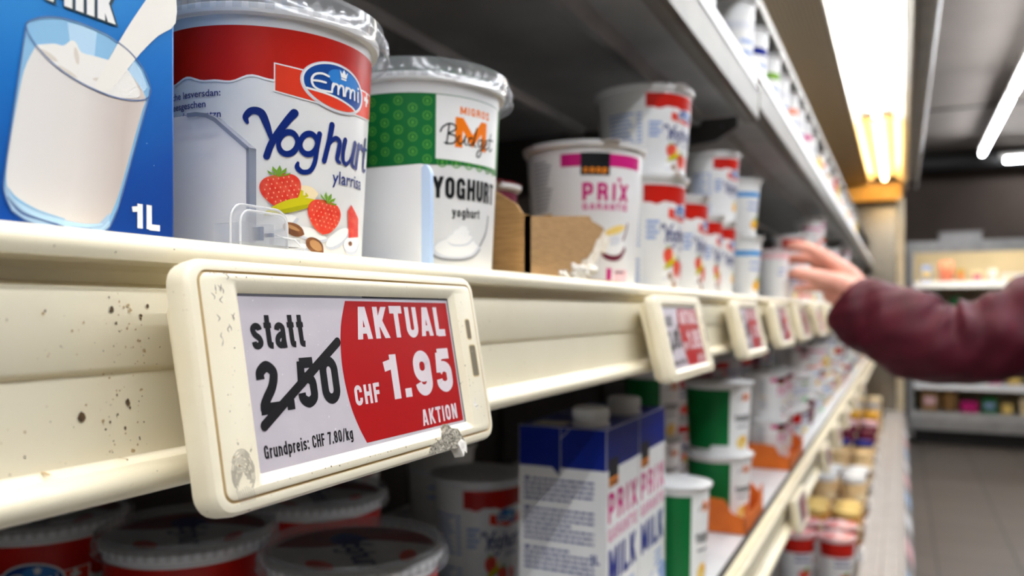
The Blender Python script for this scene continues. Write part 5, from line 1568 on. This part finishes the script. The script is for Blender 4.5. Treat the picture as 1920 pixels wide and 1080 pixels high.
def sleeve_mesh(b, path, mat, seg=40, fold=1., seed=1):
    """a padded sleeve: path of (x, y, z, r), with creases that bunch on the inside of the elbow"""
    r = random.Random(seed)
    p = catmull(path, 10)
    n = len(p)
    ph = [r.uniform(0, 6.28) for _ in range(6)]
    vs = []
    u = None
    for i, q in enumerate(p):
        c = Vector(q[:3])
        d = (Vector(p[min(i + 1, n - 1)][:3]) - Vector(p[max(i - 1, 0)][:3])).normalized()
        up = Vector((0, 0, 1))
        s_ = d.cross(up).normalized(); w = s_.cross(d)
        t = i / (n - 1)
        for k in range(seg):
            a = 2 * math.pi * k / seg
            puff = .04 * abs(math.sin(t * 15 + .7 * math.sin(a + ph[0]))) + .03 * math.sin(t * 37 + 2 * math.sin(a * 2 + ph[1])) + .022 * math.sin(5 * a + t * 26 + ph[2]) + .014 * math.sin(9 * a - t * 60 + ph[4])
            bunch = math.exp(-((t - .52) / .2) ** 2) * .075 * math.sin(t * 75 + 1.4 * math.sin(a + ph[3])) * (.5 + .5 * math.sin(a))
            rad = q[3] * (1 + fold * (puff + bunch - .02))
            vs.append(c + (s_ * math.cos(a) + w * math.sin(a)) * rad)
    fs = [(i * seg + k, i * seg + (k + 1) % seg, (i + 1) * seg + (k + 1) % seg, (i + 1) * seg + k) for i in range(n - 1) for k in range(seg)]
    b.add(vs, fs, mat)
    return b

def person():
    t = thing('person', 'person in a burgundy padded jacket reaching in from the right to grip a pot', 'person', (.56, 1.86, -1.15))
    off = (-.56, -1.86, 1.15)
    def T(chs): return [[(p[0] + off[0], p[1] + off[1], p[2] + off[2], p[3]) for p in c] for c in chs]
    # body: hand with five fingers, forearm inside the sleeve, trunk, legs, head
    hand = [
        [(-.0440, 1.7170, .0100, .031), (-.0720, 1.7230, .0350, .033), (-.0960, 1.7250, .0530, .033), (-.1180, 1.7290, .0680, .028), (-.1280, 1.7310, .0740, .022)],
        [(-.0700, 1.7240, .0450, .026), (-.1000, 1.7215, .0770, .021), (-.1280, 1.7204, .1010, .0165), (-.1600, 1.7170, .1230, .0135), (-.1920, 1.7230, .1330, .0120), (-.2180, 1.7350, .1300, .0098)],
        [(-.0720, 1.7300, .0400, .024), (-.1060, 1.7390, .0700, .020), (-.1339, 1.7476, .0900, .0155), (-.1720, 1.7600, .1090, .0130), (-.2025, 1.7640, .1090, .0112), (-.2256, 1.7600, .1020, .0095)],
        [(-.0700, 1.7330, .0330, .023), (-.1030, 1.7460, .0560, .019), (-.1317, 1.7598, .0710, .0145), (-.1690, 1.7711, .0810, .0120), (-.1984, 1.7733, .0800, .0105), (-.2222, 1.7668, .0750, .0090)],
        [(-.0680, 1.7330, .0250, .022), (-.0980, 1.7450, .0400, .0175), (-.1255, 1.7573, .0480, .0130), (-.1570, 1.7650, .0500, .0105), (-.1845, 1.7660, .0480, .0095), (-.2045, 1.7610, .0460, .0082)],
        [(-.0700, 1.7180, .0280, .030), (-.0960, 1.7030, .0430, .026), (-.1220, 1.6830, .0580, .0205), (-.1540, 1.6640, .0680, .0165), (-.1770, 1.6560, .0730, .0145), (-.1960, 1.6500, .0760, .0110)],
        [(-.0660, 1.7190, .0120, .030), (-.0940, 1.7090, .0240, .029), (-.1200, 1.7060, .0350, .026), (-.1420, 1.7080, .0420, .017)],
    ]
    arm = [[(-.0440, 1.7170, .0100, .029), (.0100, 1.6840, -.0400, .036), (.0700, 1.6690, -.0620, .044), (.2000, 1.6870, -.0330, .050), (.3000, 1.7300, .0300, .058), (.4000, 1.7500, .0900, .075), (.5200, 1.8300, .0900, .090), (.6000, 1.9400, .0900, .075), (.6300, 1.9800, -.0600, .052), (.6500, 2.0000, -.2000, .042), (.6200, 1.9900, -.3800, .034), (.6050, 1.9850, -.4500, .030)]]
    trunk = [[(.5900, 1.8600, -.3600, .125), (.5700, 1.8500, -.2000, .125), (.5400, 1.8400, -.0400, .130), (.5200, 1.8300, .0600, .125), (.5050, 1.8250, .1400, .070), (.4950, 1.8200, .2000, .052), (.4800, 1.8150, .2600, .072), (.4750, 1.8120, .3200, .085), (.4800, 1.8150, .3900, .072), (.4820, 1.8160, .4200, .040)],
             [(.4100, 1.7860, .2900, .030), (.3930, 1.7790, .3000, .014), (.3850, 1.7760, .2930, .010)],
             [(.4200, 1.7900, .2450, .030), (.4100, 1.7860, .2350, .022)]]
    for k in (-1, 1):
        hx, hy = .59 + .03 * k, 1.86 + .09 * k
        trunk.append([(.59, 1.86, -.34, .11), (hx, hy, -.42, .088), (hx - .03, hy, -.72, .058), (hx + .02, hy, -.90, .055), (hx + .03, hy + .01, -1.08, .038), (hx - .02, hy - .02, -1.115, .034), (hx - .12, hy - .05, -1.125, .026)])
        trunk.append([(.497 + .03 * k * 0, 1.82 + .074 * k + .01, .305, .018), (.497, 1.822 + .088 * k + .01, .315, .012), (.497, 1.822 + .088 * k + .01, .285, .010)])
    # the idle hand
    for j in range(4):
        trunk.append([(.605, 1.985, -.44, .026), (.590 + .01 * j, 1.965 + .014 * j, -.52, .0105), (.583 + .01 * j, 1.962 + .014 * j, -.565, .009), (.572 + .011 * j, 1.963 + .014 * j, -.60 + .006 * abs(j - 1), .0075)])
    trunk.append([(.600, 1.975, -.45, .022), (.580, 1.945, -.49, .012), (.572, 1.938, -.53, .0095)])
    skin_chains('body', T(hand + arm + trunk), 'skin', t, voxel=.0036, sub=2, smooth=3)
    # padded jacket: reaching sleeve with cuff, trunk, other sleeve, collar
    path = [(-.1010, 1.7160, .0230, .052), (-.0860, 1.7130, .0110, .064), (-.0600, 1.7085, -.0060, .071), (-.0250, 1.7010, -.0240, .077), (.0150, 1.6850, -.0430, .080), (.0619, 1.6740, -.0610, .076), (.1047, 1.6720, -.0600, .073), (.1467, 1.6749, -.0480, .077), (.1972, 1.6863, -.0330, .083), (.2657, 1.7160, -.0030, .088), (.3366, 1.7500, .0400, .094), (.4100, 1.7700, .0800, .100), (.4700, 1.8000, .0700, .090)]
    b = MB()
    sleeve_mesh(b, T([path])[0], 'jacket', 48)
    n = 48
    # turn the cuff in on itself
    ring0 = b.v[:n]
    c = Vector((sum(v[0] for v in ring0) / n, sum(v[1] for v in ring0) / n, sum(v[2] for v in ring0) / n))
    d = Vector((.02, -.004, -.012))
    b.add(ring0 + [tuple(c + (Vector(v) - c) * .86 + d * .3) for v in ring0] + [tuple(c + (Vector(v) - c) * .80 + d * 1.6) for v in ring0], [(k, k + n, (k + 1) % n + n, (k + 1) % n) for k in range(n)] + [(k + n, k + 2 * n, (k + 1) % n + 2 * n, (k + 1) % n + n) for k in range(n)], 'jacket')
    other = [(.52, 1.86, .08, .10), (.60, 1.945, .085, .095), (.635, 1.985, -.03, .078), (.65, 2.0, -.14, .070), (.645, 2.0, -.24, .064), (.625, 1.992, -.36, .058), (.612, 1.987, -.425, .046)]
    sleeve_mesh(b, T([other])[0], 'jacket', 36, .8, 4)
    body = [(.595, 1.86, -.44, .165), (.59, 1.86, -.40, .172), (.575, 1.852, -.25, .168), (.55, 1.842, -.08, .168), (.528, 1.833, .04, .160), (.512, 1.827, .12, .125), (.502, 1.823, .175, .082), (.496, 1.82, .215, .072)]
    vs = []
    p = catmull(T([body])[0], 8)
    ax = Vector((.5, .866, 0)); ay = Vector((-.866, .5, 0))
    m = 48
    for i, q in enumerate(p):
        for k in range(m):
            a = 2 * math.pi * k / m
            f = 1 + .035 * abs(math.sin(i * .62)) - .02
            vs.append(Vector(q[:3]) + (ax * math.cos(a) * 1.12 + ay * math.sin(a) * .84) * q[3] * f)
    b.add(vs, [(i * m + k, i * m + (k + 1) % m, (i + 1) * m + (k + 1) % m, (i + 1) * m + k) for i in range(len(p) - 1) for k in range(m)], 'jacket')
    o = b.build('jacket', t, sharp=70); o['label'] = 'burgundy padded jacket'
    ss = o.modifiers.new('subdivision', 'SUBSURF'); ss.levels = 1; ss.render_levels = 1
    trs = []
    for k in (-1, 1):
        hx, hy = .59 + .03 * k, 1.86 + .09 * k
        trs.append([(.59, 1.86 + .02 * k, -.36, .125), (hx, hy, -.44, .102), (hx - .03, hy, -.72, .074), (hx + .02, hy, -.90, .070), (hx + .03, hy + .01, -1.06, .064)])
    skin_chains('trousers', T(trs), 'trousers', t, voxel=.008, sub=2)
    for k in (-1, 1):
        hx, hy = .62 + .03 * k - .02, 1.86 + .09 * k
        skin_chains('shoe', T([[(hx + .02, hy, -1.08, .048), (hx - .03, hy - .02, -1.108, .040), (hx - .13, hy - .05, -1.114, .034), (hx - .17, hy - .06, -1.116, .028)]]), 'shoe', t, voxel=.006)
    skin_chains('hair', T([[(.515, 1.835, .20, .060), (.515, 1.835, .29, .086), (.505, 1.828, .36, .088), (.475, 1.813, .405, .070), (.440, 1.80, .40, .040)], [(.50, 1.905, .25, .030), (.50, 1.90, .33, .036), (.48, 1.86, .40, .05)], [(.49, 1.735, .25, .030), (.49, 1.74, .33, .036), (.48, 1.78, .40, .05)]]), 'hair', t, voxel=.006)
    for k in (-1, 1):
        b = MB(); b.lathe([(.0001, -.012), (.008, -.009), (.012, 0), (.008, .009), (.0001, .012)], 'ink_white', 16); b.lathe([(.0001, .0118), (.004, .0108)], 'choc', 12)
        b.v = [(-z, x, y) for x, y, z in b.v]
        b.build('eye', t, (.4135 + off[0] + .004 * k, 1.787 + .034 * k + off[1], .325 + off[2]))

# ---------------------------------------------------------------- assemble
pm('carton_white', '#eeedea', .35, col2='#e6e5e2', scale=15)
pm('foil_pinkwhite', '#f0dcdc', .35, col2='#d4524f', scale=38, mix=1.2)
pm('cooler_back', '#d9cba8', .6, col2='#cdbf9c', scale=4)
floor_mats()
room()
display_case()
main_shelf()
lower_shelf()
upper_shelves()
lamps()
main_tickets()
blue_carton()
dividers()
cardboard_tray()
main_products()
lower_products()
upper_products()
tub_products()
back_cooler()
person()
